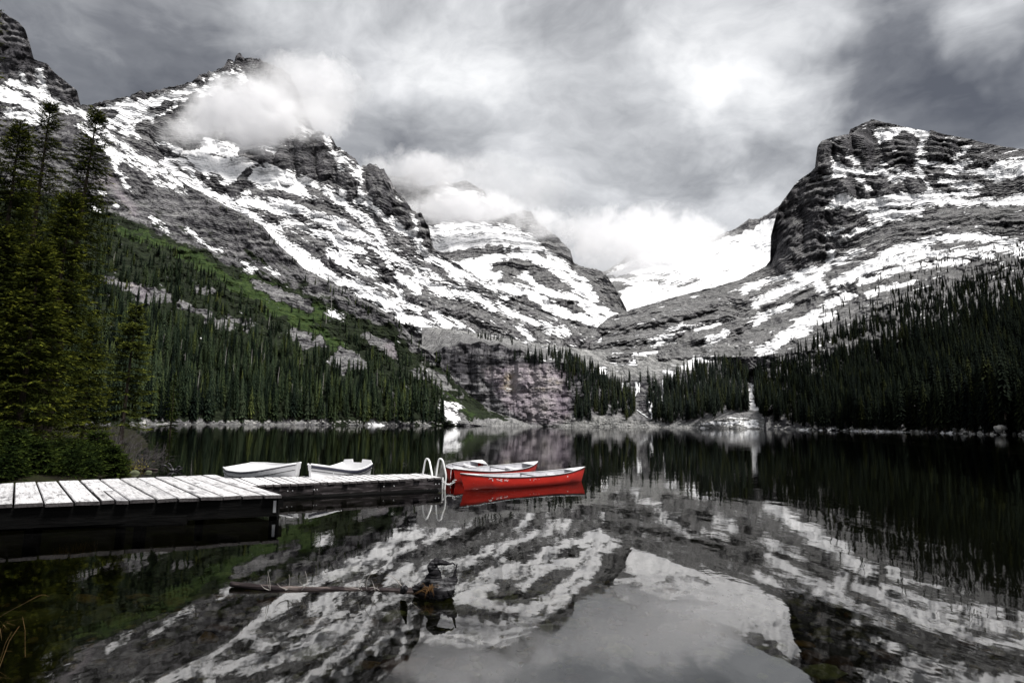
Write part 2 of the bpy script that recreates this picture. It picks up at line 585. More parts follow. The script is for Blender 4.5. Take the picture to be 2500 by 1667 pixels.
# ---- far head wall with its glacier
M3_SNOW = [([(1390, 640), (1480, 668), (1540, 640), (1600, 610), (1700, 600), (1760, 585), (1830, 548), (1870, 540), (1960, 490), (1960, 720), (1850, 705),
             (1740, 728), (1640, 748), (1540, 775), (1480, 770), (1500, 735), (1540, 705), (1460, 690), (1390, 720)], 'poly')]
M3_ROCK = [([(1690, 590), (1735, 578)], 8.5), ([(1796, 566), (1835, 541), (1850, 540)], 7.5), ([(1830, 560), (1842, 553)], 6.5), ([(1752, 615), (1785, 601)], 6.5), ([(1745, 625), (1746, 627)], 5.5),
           ([(1875, 530), (1902, 512)], 8.5), ([(1765, 665), (1795, 660), (1850, 645)], 5.5), ([(1565, 552), (1600, 556), (1655, 566)], 12.5),
           ([(1445, 672), (1520, 676), (1600, 668), (1660, 666)], 6.5), ([(1480, 690), (1560, 688), (1620, 680)], 5.5), ([(1620, 705), (1660, 692), (1705, 688)], 9.5), ([(1610, 690), (1640, 672)], 7.5), ([(1500, 700), (1560, 694)], 5), ([(1415, 690), (1450, 700), (1440, 720)], 7), ([(1660, 640), (1700, 628)], 3), ([(1780, 600), (1810, 585)], 4), ([(1700, 700), (1760, 690)], 3)]
terrain('mountain', 1385, 1975, 250,
        [[(1385, 800, 1700), (1500, 795, 1750), (1600, 755, 1800), (1700, 740, 1850), (1800, 720, 1900), (1975, 720, 1900)],
         [(1385, 730, 2300), (1500, 712, 2400), (1600, 700, 2500), (1700, 690, 2500), (1800, 670, 2400), (1975, 660, 2300)],
         [(1385, 690, 2900), (1500, 688, 3100), (1600, 668, 3200), (1700, 655, 3200), (1800, 635, 3100), (1975, 620, 3000)],
         [(1385, 655, 3600), (1440, 668, 3600), (1480, 664, 3700), (1520, 640, 3900), (1560, 575, 4100), (1600, 553, 4200), (1657, 560, 4200), (1700, 583, 4100), (1760, 575, 4000),
          (1795, 562, 3900), (1830, 537, 3900), (1852, 537, 3800), (1875, 525, 3700), (1902, 506, 3600), (1975, 470, 3400)]],
        [40, 50, 70], ROCK_FAR, 11, (70, 80, 60, 260),
        dict(snow=snow_mask(M3_SNOW, -18, lambda u, v: 0.05, 3, M3_ROCK, 10)), jag=6, back=(200, 900),
        label='distant snowfield and ridge at the head of the valley', bed=(110, 0.1, 0.1))

# ---- pale cloud-wrapped peak in the middle
M2_SNOW = [([(1040, 560), (1080, 545), (1160, 545), (1230, 548), (1290, 575), (1320, 600), (1345, 640), (1300, 640), (1270, 612), (1190, 606), (1130, 612), (1060, 612)], 'poly'),
           ([(1090, 650), (1130, 648), (1200, 630), (1290, 622)], 9), ([(1130, 642), (1170, 650), (1210, 645)], 7), ([(1290, 585), (1330, 630), (1370, 665), (1410, 700), (1450, 725)], 9),
           ([(1335, 620), (1385, 655), (1440, 700)], 7), ([(1300, 640), (1360, 672), (1400, 690)], 5),
           ([(1133, 660), (1183, 675), (1213, 671)], 13), ([(1202, 702), (1271, 713)], 7), ([(1278, 675), (1335, 713), (1397, 725), (1450, 748), (1500, 774)], 6),
           ([(1297, 725), (1355, 755), (1397, 782)], 8), ([(1412, 774), (1450, 786), (1473, 801)], 7), ([(1200, 690), (1260, 700), (1330, 735), (1390, 770)], 6),
           ([(1150, 640), (1180, 655)], 10), ([(1420, 740), (1460, 770), (1490, 790)], 7), ([(1070, 480), (1100, 500), (1120, 520)], 6), ([(1090, 460), (1130, 480), (1160, 470)], 5), ([(1180, 480), (1200, 505)], 5)]
M2_ROCK = [([(1075, 620), (1130, 622), (1188, 612), (1195, 600)], 7), ([(1200, 612), (1208, 604)], 7), ([(1218, 610), (1224, 600)], 6), ([(1240, 608), (1244, 600)], 5), ([(1262, 610), (1268, 604)], 6),
           ([(1225, 572), (1231, 568)], 5), ([(1175, 575), (1180, 588)], 4), ([(1205, 590), (1235, 585)], 3), ([(1260, 590), (1250, 600)], 3), ([(1140, 575), (1155, 572)], 3),
           ([(1210, 650), (1260, 642), (1310, 655), (1350, 680)], 10), ([(1305, 612), (1330, 625)], 7), ([(1207, 518), (1240, 520)], 6), ([(1265, 522), (1300, 530)], 9)]
terrain('mountain', 880, 1530, 300,
        [[(880, 790, 1500), (1050, 780, 1500), (1130, 775, 1500), (1250, 800, 1450), (1400, 830, 1400), (1530, 840, 1350)],
         [(880, 700, 2000), (1050, 690, 2000), (1130, 668, 2050), (1250, 690, 1900), (1330, 715, 1800), (1400, 735, 1750), (1480, 765, 1650), (1530, 800, 1500)],
         [(880, 640, 2500), (1050, 628, 2550), (1130, 632, 2500), (1210, 625, 2450), (1290, 622, 2350), (1340, 650, 2200), (1400, 690, 2000), (1480, 735, 1850), (1530, 780, 1600)],
         [(880, 560, 2900), (1050, 540, 3000), (1130, 545, 3000), (1230, 550, 2900), (1290, 570, 2700), (1340, 610, 2500), (1400, 662, 2300), (1440, 680, 2200), (1480, 705, 2000), (1530, 770, 1650)],
         [(880, 480, 3300), (940, 432, 3400), (985, 436, 3400), (1007, 424, 3400), (1030, 460, 3400), (1062, 456, 3400), (1075, 440, 3500), (1100, 452, 3500), (1137, 444, 3500), (1182, 470, 3400),
          (1202, 507, 3300), (1225, 514, 3200), (1244, 528, 3200), (1271, 519, 3100), (1297, 519, 3000), (1309, 541, 2900), (1335, 562, 2800), (1362, 583, 2700), (1393, 616, 2600), (1401, 646, 2500),
          (1427, 656, 2400), (1466, 664, 2300), (1485, 682, 2100), (1510, 720, 1900), (1530, 760, 1700)]],
        [30, 40, 60, 70], ROCK_FAR, 23, (95, 60, 66, 170),
        dict(snow=snow_mask(M2_SNOW, 20, lambda u, v: lin(v, [(430, .10), (540, .15), (600, .05), (700, .10), (800, 0.05)]), 7, M2_ROCK, 6)), jag=8, back=(150, 800),
        label='pale snow-covered peak wrapped in low cloud in the middle of the valley', bed=(95, 0.12, 0.1), fall=15)

# ---- the big banded mountain on the left
M1_SNOW = [([(235, 266), (344, 240), (425, 224), (500, 208), (520, 215), (450, 240), (400, 252), (350, 275), (300, 300), (270, 290), (285, 270)], 'poly'),
           ([(260, 312), (300, 300), (345, 290), (380, 282)], 6), ([(330, 300), (370, 290), (400, 272)], 6), ([(300, 316), (322, 322)], 7), ([(335, 335), (360, 340)], 5), ([(270, 285), (268, 310)], 5),
           ([(400, 268), (440, 250), (480, 235), (520, 226)], 5), ([(470, 212), (510, 195), (540, 185), (575, 170)], 5), ([(520, 225), (555, 190), (590, 195)], 6), ([(560, 165), (580, 180), (600, 190), (590, 205)], 6),
           ([(383, 352), (475, 356), (509, 379), (597, 387), (628, 398), (597, 421), (574, 448), (547, 452), (536, 425), (509, 421), (509, 440), (482, 413), (459, 383), (421, 367)], 'poly'),
           ([(500, 340), (560, 350), (620, 370), (560, 385), (480, 372)], 'poly'), ([(410, 385), (450, 395), (475, 430), (500, 455)], 5), ([(395, 405), (430, 420), (470, 455)], 4),
           ([(612, 417), (674, 398), (712, 417), (750, 448), (750, 467), (773, 490), (727, 478), (681, 471), (628, 452), (605, 440)], 'poly'),
           ([(402, 398), (459, 448), (536, 474), (574, 494), (612, 497), (689, 497), (765, 524), (842, 562), (899, 589)], 10),
           ([(540, 480), (600, 520), (660, 555), (720, 545)], 7), ([(560, 505), (620, 545), (680, 590), (740, 620)], 8), ([(640, 500), (690, 515), (740, 512)], 8), ([(600, 470), (650, 480), (720, 490)], 5),
           ([(727, 436), (788, 459), (842, 498), (899, 551)], 6), ([(716, 296), (740, 312), (770, 331)], 7), ([(798, 338), (815, 368), (845, 392), (870, 420), (880, 440)], 6), ([(640, 362), (665, 372), (672, 385)], 5),
           ([(808, 468), (860, 508), (907, 545), (930, 591), (968, 637)], 6), ([(874, 410), (880, 440), (876, 470), (905, 500)], 6), ([(820, 380), (835, 420), (850, 430)], 5),
           ([(831, 468), (896, 499), (965, 549), (1014, 579), (1037, 614), (1049, 629), (1075, 644), (1133, 667), (1183, 692), (1236, 718)], 8),
           ([(940, 520), (990, 560), (1030, 590)], 7), ([(1005, 560), (1025, 590), (1045, 620)], 5), ([(1008, 528), (1020, 560)], 5),
           ([(765, 524), (800, 537), (857, 560), (915, 595), (968, 637)], 9), ([(700, 540), (760, 560), (820, 590), (880, 615)], 7), ([(808, 614), (846, 625)], 11), ([(834, 637), (877, 656), (911, 671)], 10),
           ([(972, 671), (1022, 709)], 8), ([(1018, 679), (1068, 706), (1118, 717), (1171, 729), (1198, 751)], 9), ([(980, 640), (1040, 665), (1090, 690), (1125, 705)], 5), ([(1100, 660), (1130, 690), (1136, 705)], 4),
           ([(680, 595), (720, 615), (760, 650), (800, 675), (840, 690), (876, 706), (922, 732), (961, 751), (984, 774), (1037, 794)], 13), ([(870, 690), (920, 715), (960, 740)], 9), ([(968, 706), (991, 740), (1022, 763)], 5),
           ([(1060, 767), (1091, 794)], 9), ([(1217, 740), (1271, 774), (1316, 797)], 6), ([(650, 560), (700, 600), (745, 640)], 9), ([(948, 650), (949, 653)], 6), ([(1010, 655), (1040, 668)], 4),
           ([(900, 600), (940, 625), (990, 650)], 5), ([(780, 560), (830, 585)], 5), ([(1040, 790), (1060, 800)], 5), ([(740, 665), (790, 690)], 5), ([(1100, 775), (1125, 795)], 5), ([(1270, 800), (1300, 830)], 5), ([(1330, 800), (1385, 812)], 7)]
M1_ROCK = [([(545, 170), (555, 150), (560, 172)], 5), ([(585, 145), (600, 160), (612, 185)], 8), ([(482, 200), (492, 205)], 5), ([(506, 190), (505, 200)], 4), ([(625, 180), (630, 200), (640, 220)], 8), ([(355, 236), (360, 238)], 6), ([(325, 246), (330, 247)], 4),
           ([(530, 205), (560, 190), (575, 195)], 8), ([(450, 232), (480, 228)], 4), ([(240, 280), (280, 275)], 9), ([(395, 262), (410, 255)], 8), ([(470, 250), (500, 270), (515, 260)], 14), ([(440, 255), (450, 265)], 7), ([(340, 305), (360, 300)], 6),
           ([(360, 330), (410, 310), (440, 330), (460, 350)], 17), ([(380, 290), (420, 285)], 6), ([(590, 370), (640, 375), (670, 390)], 9), ([(690, 390), (720, 380), (770, 400), (800, 420)], 22), ([(775, 345), (790, 380), (800, 410)], 14), ([(835, 430), (860, 450), (860, 475)], 14), ([(915, 440), (940, 470), (950, 510)], 17),
           ([(985, 520), (1000, 550)], 10), ([(1030, 560), (1045, 590)], 10), ([(480, 425), (505, 445)], 7), ([(565, 470), (590, 440), (605, 420)], 9), ([(520, 440), (540, 465)], 9), ([(620, 470), (700, 478), (760, 500), (820, 520)], 6)]
terrain('mountain', 185, 1500, 640,
        [[(185, 620, 980), (400, 650, 1000), (600, 730, 1020), (800, 806, 1000), (1000, 836, 1000), (1150, 850, 1050), (1300, 870, 1100), (1500, 880, 1150)],
         [(185, 480, 1200), (400, 500, 1300), (600, 570, 1400), (800, 640, 1380), (1000, 715, 1300), (1133, 750, 1280), (1236, 780, 1260), (1400, 818, 1250), (1500, 838, 1220)],
         [(185, 330, 1450), (300, 345, 1600), (400, 372, 1700), (500, 390, 1750), (600, 402, 1800), (700, 418, 1800), (760, 445, 1780), (800, 462, 1750), (850, 490, 1700), (900, 520, 1650), (950, 550, 1600),
          (1000, 592, 1550), (1050, 630, 1500), (1133, 680, 1430), (1236, 735, 1380), (1400, 800, 1320), (1500, 825, 1270)],
         [(185, 300, 1600), (230, 275, 1750), (300, 268, 1850), (400, 262, 1950), (500, 240, 2050), (560, 215, 2150), (600, 215, 2150), (700, 290, 2050), (760, 350, 1950), (800, 380, 1880), (850, 425, 1820), (900, 445, 1780),
          (950, 490, 1720), (1000, 545, 1640), (1050, 612, 1560), (1133, 668, 1480), (1236, 726, 1420), (1400, 794, 1360), (1500, 818, 1300)],
         [(185, 275, 1700), (199, 264, 1800), (230, 260, 1850), (268, 251, 1900), (314, 243, 1950), (344, 229, 1980), (356, 236, 1990), (383, 227, 2000), (425, 218, 2050), (467, 209, 2100), (482, 194, 2130), (501, 186, 2150), (532, 179, 2200),
          (547, 167, 2230), (555, 152, 2240), (564, 154, 2250), (572, 159, 2260), (576, 146, 2270), (585, 137, 2280), (597, 147, 2280), (628, 150, 2280), (650, 160, 2260), (685, 173, 2230), (708, 190, 2200),
          (720, 214, 2170), (735, 245, 2140), (752, 290, 2080), (765, 322, 2040), (776, 327, 2020), (790, 327, 2000), (798, 346, 1990), (804, 338, 1980), (812, 342, 1970), (821, 362, 1960), (853, 386, 1920), (872, 400, 1900), (880, 414, 1890),
          (903, 406, 1880), (920, 412, 1860), (938, 421, 1840), (955, 450, 1820), (966, 472, 1800), (987, 494, 1770), (1003, 516, 1740), (1030, 531, 1700), (1042, 548, 1670), (1049, 565, 1640), (1053, 604, 1580), (1070, 624, 1560),
          (1106, 645, 1520), (1133, 662, 1500), (1183, 694, 1460), (1236, 720, 1430), (1255, 746, 1420), (1330, 768, 1400), (1400, 790, 1370), (1470, 812, 1330), (1500, 815, 1310)]],
        [90, 150, 130, 80], ROCK_FAR, 37, (72, 34, 34, 100),
        dict(snow=snow_mask(M1_SNOW, 27, lambda u, v: 0.13 + 0.10 * sstep(450, 620, v) * sstep(1300, 900, u), 13, M1_ROCK, 7, nat=1.0, along=70, across=8)), jag=15, back=(80, 500),
        label='big banded mountain with diagonal snow streaks and cloud across its face', bed=(58, -0.10, 0.05), fall=38,
        bulges=[([(742, 340), (745, 420)], 24, 60), ([(790, 350), (792, 415)], 20, 55), ([(845, 405), (848, 460)], 26, 60), ([(880, 430), (882, 480)], 12, 35), ([(925, 430), (935, 500)], 30, 70), ([(975, 490), (985, 540)], 18, 45), ([(1005, 530), (1012, 560)], 16, 40),
                ([(1035, 545), (1042, 598)], 18, 50), ([(690, 390), (700, 430)], 24, 50), ([(640, 372), (645, 400)], 20, 40), ([(480, 250), (490, 290)], 22, 50), ([(400, 320), (420, 350)], 34, 70), ([(550, 165), (552, 180)], 14, 40), ([(500, 425), (505, 445)], 10, 30), ([(590, 440), (575, 475)], 14, 30),
                ([(660, 490), (760, 512), (840, 540)], 10, 24), ([(1000, 720), (1080, 745), (1160, 770), (1230, 800)], 16, 30), ([(820, 640), (900, 690), (960, 720)], 14, 25)])

# ---- flat-topped butte on the right, its aprons and the wooded slope below
R1_SNOW = [([(2017, 506), (2045, 472), (2071, 475), (2090, 487), (2166, 476), (2197, 472), (2251, 472), (2266, 460), (2289, 468), (2358, 491), (2500, 483), (2600, 480), (2600, 500), (2500, 495), (2350, 502), (2289, 498), (2174, 506), (2098, 506)], 'poly'),
           ([(2029, 388), (2059, 391), (2090, 410), (2155, 414), (2205, 445), (2186, 445), (2147, 426), (2090, 430), (2021, 433), (2032, 414)], 'poly'),
           ([(2247, 342), (2251, 372), (2235, 395), (2251, 430), (2262, 464)], 5), ([(2327, 391), (2404, 399), (2500, 388), (2600, 390), (2600, 430), (2500, 430), (2442, 441), (2385, 426), (2327, 414)], 'poly'),
           ([(2243, 395), (2290, 405), (2330, 418)], 6), ([(2128, 319), (2174, 311), (2220, 319), (2197, 330), (2151, 349)], 'poly'), ([(2222, 322), (2262, 327), (2246, 345)], 8), ([(2331, 387), (2362, 365)], 6),
           ([(2094, 437), (2120, 460), (2110, 475)], 6), ([(2128, 529), (2197, 525), (2243, 518)], 9), ([(2052, 590), (2098, 560), (2174, 537)], 4), ([(2155, 625), (2205, 606), (2289, 583), (2365, 577), (2442, 586), (2500, 602), (2600, 610)], 8),
           ([(2040, 694), (2117, 652), (2174, 621)], 10), ([(2060, 682), (2130, 655), (2200, 625), (2260, 610)], 6), ([(2032, 621), (2017, 652), (1994, 671), (1956, 690), (1898, 713), (1845, 740)], 9), ([(2009, 709), (1998, 678)], 9),
           ([(1814, 709), (1875, 686), (1944, 671), (1990, 655)], 7), ([(1944, 789), (1983, 770), (2021, 747), (2082, 717)], 7), ([(2060, 560), (2020, 575)], 4), ([(2040, 640), (2070, 625), (2110, 612)], 4),
           ([(1861, 858), (1912, 826), (1963, 791), (1989, 781)], 11), ([(1728, 835), (1774, 814)], 6), ([(1596, 835), (1637, 824)], 6), ([(1637, 804), (1703, 794)], 3), ([(1400, 790), (1460, 830)], 3), ([(1700, 805), (1760, 785)], 3),
           ([(1840, 790), (1880, 765), (1930, 745)], 5), ([(2180, 640), (2260, 625), (2340, 618), (2420, 625)], 6), ([(2230, 655), (2300, 640), (2360, 640)], 5), ([(2100, 690), (2160, 668), (2220, 650)], 6), ([(2400, 610), (2440, 602), (2500, 620)], 7),
           ([(2120, 720), (2180, 700), (2230, 690)], 3), ([(2180, 430), (2215, 440)], 5), ([(2160, 395), (2200, 420), (2240, 440)], 6), ([(2070, 385), (2110, 400)], 6), ([(2300, 440), (2340, 450), (2390, 455)], 4), ([(1960, 800), (1990, 790), (2040, 770)], 6),
           ([(2330, 475), (2380, 470)], 6), ([(2420, 500), (2500, 480)], 7), ([(2060, 500), (2120, 512), (2180, 518)], 6), ([(1900, 840), (1930, 820), (1970, 810)], 6), ([(2150, 1057), (2300, 1060), (2600, 1072)], 3.2), ([(1950, 1049), (2150, 1054)], 2.0)]
R1_ROCK = [([(2060, 395), (2075, 405)], 7), ([(2110, 395), (2128, 402)], 9), ([(2165, 390), (2185, 400)], 9), ([(2110, 340), (2135, 355)], 12), ([(2205, 340), (2230, 350)], 14), ([(2060, 450), (2090, 455), (2105, 470)], 10), ([(2140, 455), (2170, 462)], 12), ([(2220, 440), (2250, 455)], 10), ([(2360, 408), (2410, 404)], 6)]


def r1_snow():
    base = snow_mask(R1_SNOW, -12, lambda u, v: 0.07 + 0.12 * sstep(480, 380, v) + 0.10 * sstep(540, 600, v) * sstep(780, 640, v) * sstep(1950, 2100, u), 19, R1_ROCK, 7, nat=1.0, along=70, across=9)
    return base


terrain('mountain', 1440, 2760, 640,
        [[(1440, 1000, 900), (1800, 1000, 860), (1440, ('z', -5), 900), (1800, ('z', -5), 800), (1870, ('z', -5), 430), (2000, ('z', -5), 330), (2200, ('z', -5), 250), (2450, ('z', -5), 170), (2760, ('z', -5), 105)][2:],
         [(1440, 880, 950), (1600, 876, 930), (1700, 872, 880), (1850, 870, 720), (1950, 860, 620), (2100, 835, 520), (2300, 800, 420), (2500, 765, 350), (2760, 720, 260)],
         [(1440, 862, 1080), (1600, 820, 1120), (1790, 785, 1130), (1900, 745, 1100), (2000, 705, 1050), (2100, 665, 1000), (2200, 630, 960), (2300, 608, 920), (2500, 605, 820), (2760, 600, 700)],
         [(1440, 848, 1180), (1600, 770, 1280), (1790, 715, 1320), (1883, 690, 1330), (1930, 672, 1320), (1990, 652, 1300), (2040, 620, 1290), (2100, 592, 1270), (2170, 550, 1250), (2240, 532, 1230), (2500, 524, 1050), (2760, 520, 900)],
         [(1440, 842, 1220), (1600, 755, 1330), (1790, 702, 1400), (1880, 662, 1420), (1920, 600, 1420), (1990, 512, 1410), (2060, 480, 1400), (2150, 478, 1400), (2250, 472, 1380), (2330, 480, 1330), (2500, 480, 1250), (2760, 480, 1100)],
         [(1440, 838, 1250), (1600, 748, 1400), (1790, 694, 1470), (1883, 646, 1500), (1940, 470, 1490), (1994, 414, 1480), (2029, 391, 1500), (2078, 380, 1520), (2155, 374, 1540), (2239, 374, 1540), (2327, 385, 1500), (2385, 391, 1470), (2500, 386, 1400), (2760, 400, 1200)],
         [(1440, 835, 1280), (1460, 800, 1350), (1490, 775, 1400), (1560, 753, 1430), (1650, 727, 1470), (1740, 704, 1490), (1790, 690, 1500), (1840, 674, 1510), (1868, 655, 1515), (1880, 638, 1520), (1881, 600, 1520), (1882, 578, 1520), (1891, 544, 1520), (1902, 506, 1520),
          (1925, 475, 1520), (1944, 449, 1520), (1975, 426, 1530), (1990, 412, 1530), (1992, 391, 1530), (1996, 361, 1530), (2006, 347, 1540), (2040, 336, 1560), (2073, 331, 1600), (2075, 319, 1610), (2101, 307, 1650), (2128, 294, 1700),
          (2147, 299, 1700), (2212, 314, 1680), (2266, 324, 1650), (2274, 320, 1640), (2308, 331, 1620), (2365, 342, 1580), (2423, 356, 1540), (2500, 368, 1500), (2600, 385, 1420), (2760, 400, 1300)]],
        [110, 90, 100, 70, 90, 80], ROCK_BUTTE, 53, (46, 24, 30, 62),
        dict(snow=r1_snow()), jag=5, back=(60, 500),
        label='flat-topped rocky butte with snow ledges above the wooded right shore', bed=(38, 0.05, 0.02),
        bulges=[([(2012, 360), (2015, 405)], 20, 40), ([(2055, 345), (2060, 375)], 24, 40), ([(2105, 335), (2112, 365)], 24, 45), ([(2165, 335), (2170, 368)], 14, 30), ([(2208, 335), (2215, 368)], 24, 45), ([(2285, 340), (2290, 372)], 22, 40), ([(2320, 350), (2330, 380)], 18, 35), ([(2390, 365), (2400, 385)], 26, 30),
                ([(2075, 400), (2080, 412)], 14, 20), ([(2115, 398), (2120, 408)], 12, 20), ([(2060, 450), (2075, 470)], 16, 28), ([(2100, 450), (2110, 470)], 14, 26), ([(2150, 452), (2160, 472)], 18, 28), ([(2225, 445), (2240, 468)], 16, 24), ([(1930, 560), (1925, 640)], 30, 30), ([(1985, 520), (1990, 600)], 26, 26),
                ([(2050, 545), (2052, 580)], 18, 20), ([(2300, 530), (2400, 530), (2500, 540)], 18, 20), ([(2200, 560), (2300, 555)], 16, 16), ([(1470, 800), (1560, 785), (1650, 770), (1740, 745)], 15, 34), ([(1440, 842), (1520, 832), (1600, 822), (1660, 812)], 12, 34), ([(1480, 868), (1560, 860)], 7, 20), ([(1640, 800), (1720, 785), (1790, 765)], 10, 26), ([(1700, 830), (1760, 815), (1830, 790)], 12, 24), ([(1800, 790), (1850, 760), (1900, 730)], 14, 22), ([(1790, 730), (1850, 720)], 12, 20), ([(1950, 735), (2020, 705), (2090, 675)], 10, 18)])

# ---- bench, lilac cliff and talus at the head of the lake
H_SNOW = [([(1715, 858), (1740, 870), (1700, 882), (1672, 896)], 5), ([(1838, 905), (1836, 940), (1834, 965)], 4.5), ([(1834, 968), (1822, 985), (1846, 990)], 6), ([(1760, 1032), (1800, 1028), (1850, 1036)], 6), ([(1720, 1038), (1760, 1035)], 5),
          ([(1470, 903), (1475, 908)], 5), ([(1500, 862), (1560, 858), (1640, 852)], 4), ([(1190, 800), (1240, 815), (1290, 835)], 4), ([(1860, 870), (1900, 850)], 8), ([(1695, 880), (1690, 900)], 5), ([(1630, 905), (1640, 912)], 4), ([(1545, 880), (1548, 884)], 3)]
CLIFF_WARM = [([(1180, 905), (1250, 892), (1330, 890), (1380, 915), (1392, 960), (1388, 1020), (1330, 1032), (1290, 1025), (1240, 1000), (1210, 960)], 'poly')]


def h_scree(u, v, wx, wy, nz, gl, fb, ledge, flat):
    poly = strokes(u + wx * 8, v + wy * 8, [([(1440, 905), (1400, 868), (1280, 850), (1200, 832), (1030, 805), (1000, 790), (1000, 770), (1900, 770), (1900, 870), (1830, 900), (1760, 885), (1700, 905), (1620, 920), (1500, 932)], 'poly'),
                                             ([(1290, 1045), (1330, 1035), (1400, 1022), (1470, 1012), (1540, 1020), (1600, 1034), (1700, 1030), (1780, 1012), (1860, 1020), (1900, 1035), (1900, 1060), (1290, 1060)], 'poly')])
    return 0.5 + np.clip(poly, -12, 12) / 16


def h_warm(u, v, wx, wy, nz, gl, fb, ledge, flat):
    return np.clip(0.5 + strokes(u + wx * 7, v + wy * 7, CLIFF_WARM) / 14, 0, 1) * 0.95


terrain('cliff', 1030, 1910, 420,
        [[(1030, ('z', -5), 690), (1290, ('z', -5), 690), (1500, ('z', -5), 690), (1700, ('z', -5), 600), (1800, ('z', -5), 500), (1910, ('z', -5), 440)],
         [(1030, 1030, 700), (1290, 1031, 700), (1400, 1024, 705), (1470, 1018, 710), (1560, 1030, 705), (1700, 1032, 612), (1780, 1020, 540), (1850, 1022, 500), (1910, 1030, 470)],
         [(1030, 872, 740), (1060, 862, 742), (1085, 846, 735), (1100, 848, 742), (1125, 834, 735), (1150, 840, 742), (1175, 832, 735), (1195, 843, 738), (1220, 838, 728), (1245, 852, 734), (1265, 848, 724), (1290, 868, 728), (1310, 864, 718), (1330, 884, 724), (1365, 882, 732), (1400, 896, 742), (1440, 908, 760), (1500, 928, 790), (1560, 928, 780), (1620, 922, 770), (1700, 905, 740), (1760, 888, 740), (1830, 898, 740), (1910, 880, 700)],
         [(1030, 800, 1000), (1100, 804, 1000), (1200, 820, 1000), (1300, 838, 1000), (1400, 850, 1000), (1480, 862, 980), (1560, 862, 960), (1700, 850, 950), (1800, 848, 930), (1910, 825, 900)]],
        [20, 90, 70], ROCK_MID, 71, (8, 6, 4, 26),
        dict(snow=snow_mask(H_SNOW, 5, lambda u, v: 0.02, 23, None, 6, nat=0.8), scree=h_scree, warm=h_warm), bulges=[([(1110, 870), (1115, 930)], 26, 10), ([(1165, 870), (1170, 960)], 20, 9), ([(1220, 880), (1222, 990)], 22, 9), ([(1275, 890), (1272, 1010)], 20, 8), ([(1335, 905), (1340, 1015)], 28, 10), ([(1420, 915), (1425, 960)], 16, 8)], jag=3, back=(60, 250),
        label='lilac and ochre cliff with pale talus at the head of the lake', bed=(13, -0.05, 0.05))

# ---- wooded and rocky slope on the left
L1_SNOW = [([(27, 199), (60, 214), (100, 230), (130, 245), (150, 262)], 9), ([(0, 225), (40, 240), (80, 262), (110, 290)], 14), ([(95, 175), (100, 200), (112, 225), (118, 245)], 8), ([(52, 180), (58, 195)], 6), ([(20, 275), (60, 285), (95, 300)], 9),
           ([(135, 255), (180, 270), (210, 285), (250, 322), (300, 355), (350, 390), (400, 422), (440, 450)], 7), ([(200, 300), (240, 340), (280, 372), (330, 400), (380, 425)], 4), ([(190, 303), (215, 325), (250, 355), (270, 372)], 3.5),
           ([(265, 375), (285, 392), (283, 410), (300, 435), (311, 455)], 5), ([(282, 395), (292, 388)], 7), ([(340, 405), (380, 440), (420, 455)], 3), ([(432, 468), (455, 470)], 3), ([(245, 468), (255, 473)], 3), ([(460, 560), (475, 572)], 3), ([(395, 555), (410, 565)], 2.5),
           ([(485, 588), (520, 605), (545, 612)], 2.5), ([(228, 505), (240, 512)], 3), ([(285, 500), (288, 503)], 2), ([(590, 640), (625, 655)], 3.5), ([(600, 655), (620, 662)], 3), ([(650, 655), (680, 672)], 3), ([(370, 530), (378, 540)], 2.5), ([(800, 762), (835, 775)], 3), ([(1080, 985), (1120, 990)], 5), ([(1085, 1005), (1110, 1020)], 8), ([(905, 1030), (930, 1038)], 6)]
SLABS = [([(285, 705), (330, 690), (380, 702), (420, 720), (410, 740), (350, 735)], 'poly'), ([(255, 680), (300, 700)], 10), ([(440, 745), (500, 770), (560, 800)], 12), ([(690, 810), (720, 800), (790, 830), (800, 850), (740, 850)], 'poly'), ([(795, 880), (830, 845), (870, 860), (895, 885), (895, 900), (830, 905)], 'poly'),
         ([(880, 815), (930, 820), (965, 845), (975, 880), (930, 860)], 'poly'), ([(660, 715), (700, 725), (750, 750)], 14), ([(480, 700), (520, 715)], 8), ([(560, 770), (610, 800)], 8), ([(690, 1028), (800, 1030)], 7), ([(350, 1025), (450, 1030), (700, 1033)], 5),
         ([(1090, 1000), (1130, 1025), (1165, 1038)], 10), ([(1170, 1030), (1215, 1036)], 8), ([(620, 690), (650, 700)], 8), ([(940, 940), (960, 970)], 6), ([(1010, 905), (1030, 920)], 6), ([(900, 1032), (960, 1030), (1010, 1036)], 5)]


GRASS = [([(480, 630), (560, 690), (640, 735), (740, 790), (830, 840)], 15), ([(600, 650), (700, 720), (790, 760)], 18), ([(290, 560), (380, 590), (470, 620)], 8), ([(600, 700), (680, 760), (760, 800)], 12), ([(1100, 960), (1160, 1000), (1230, 1032)], 16)]


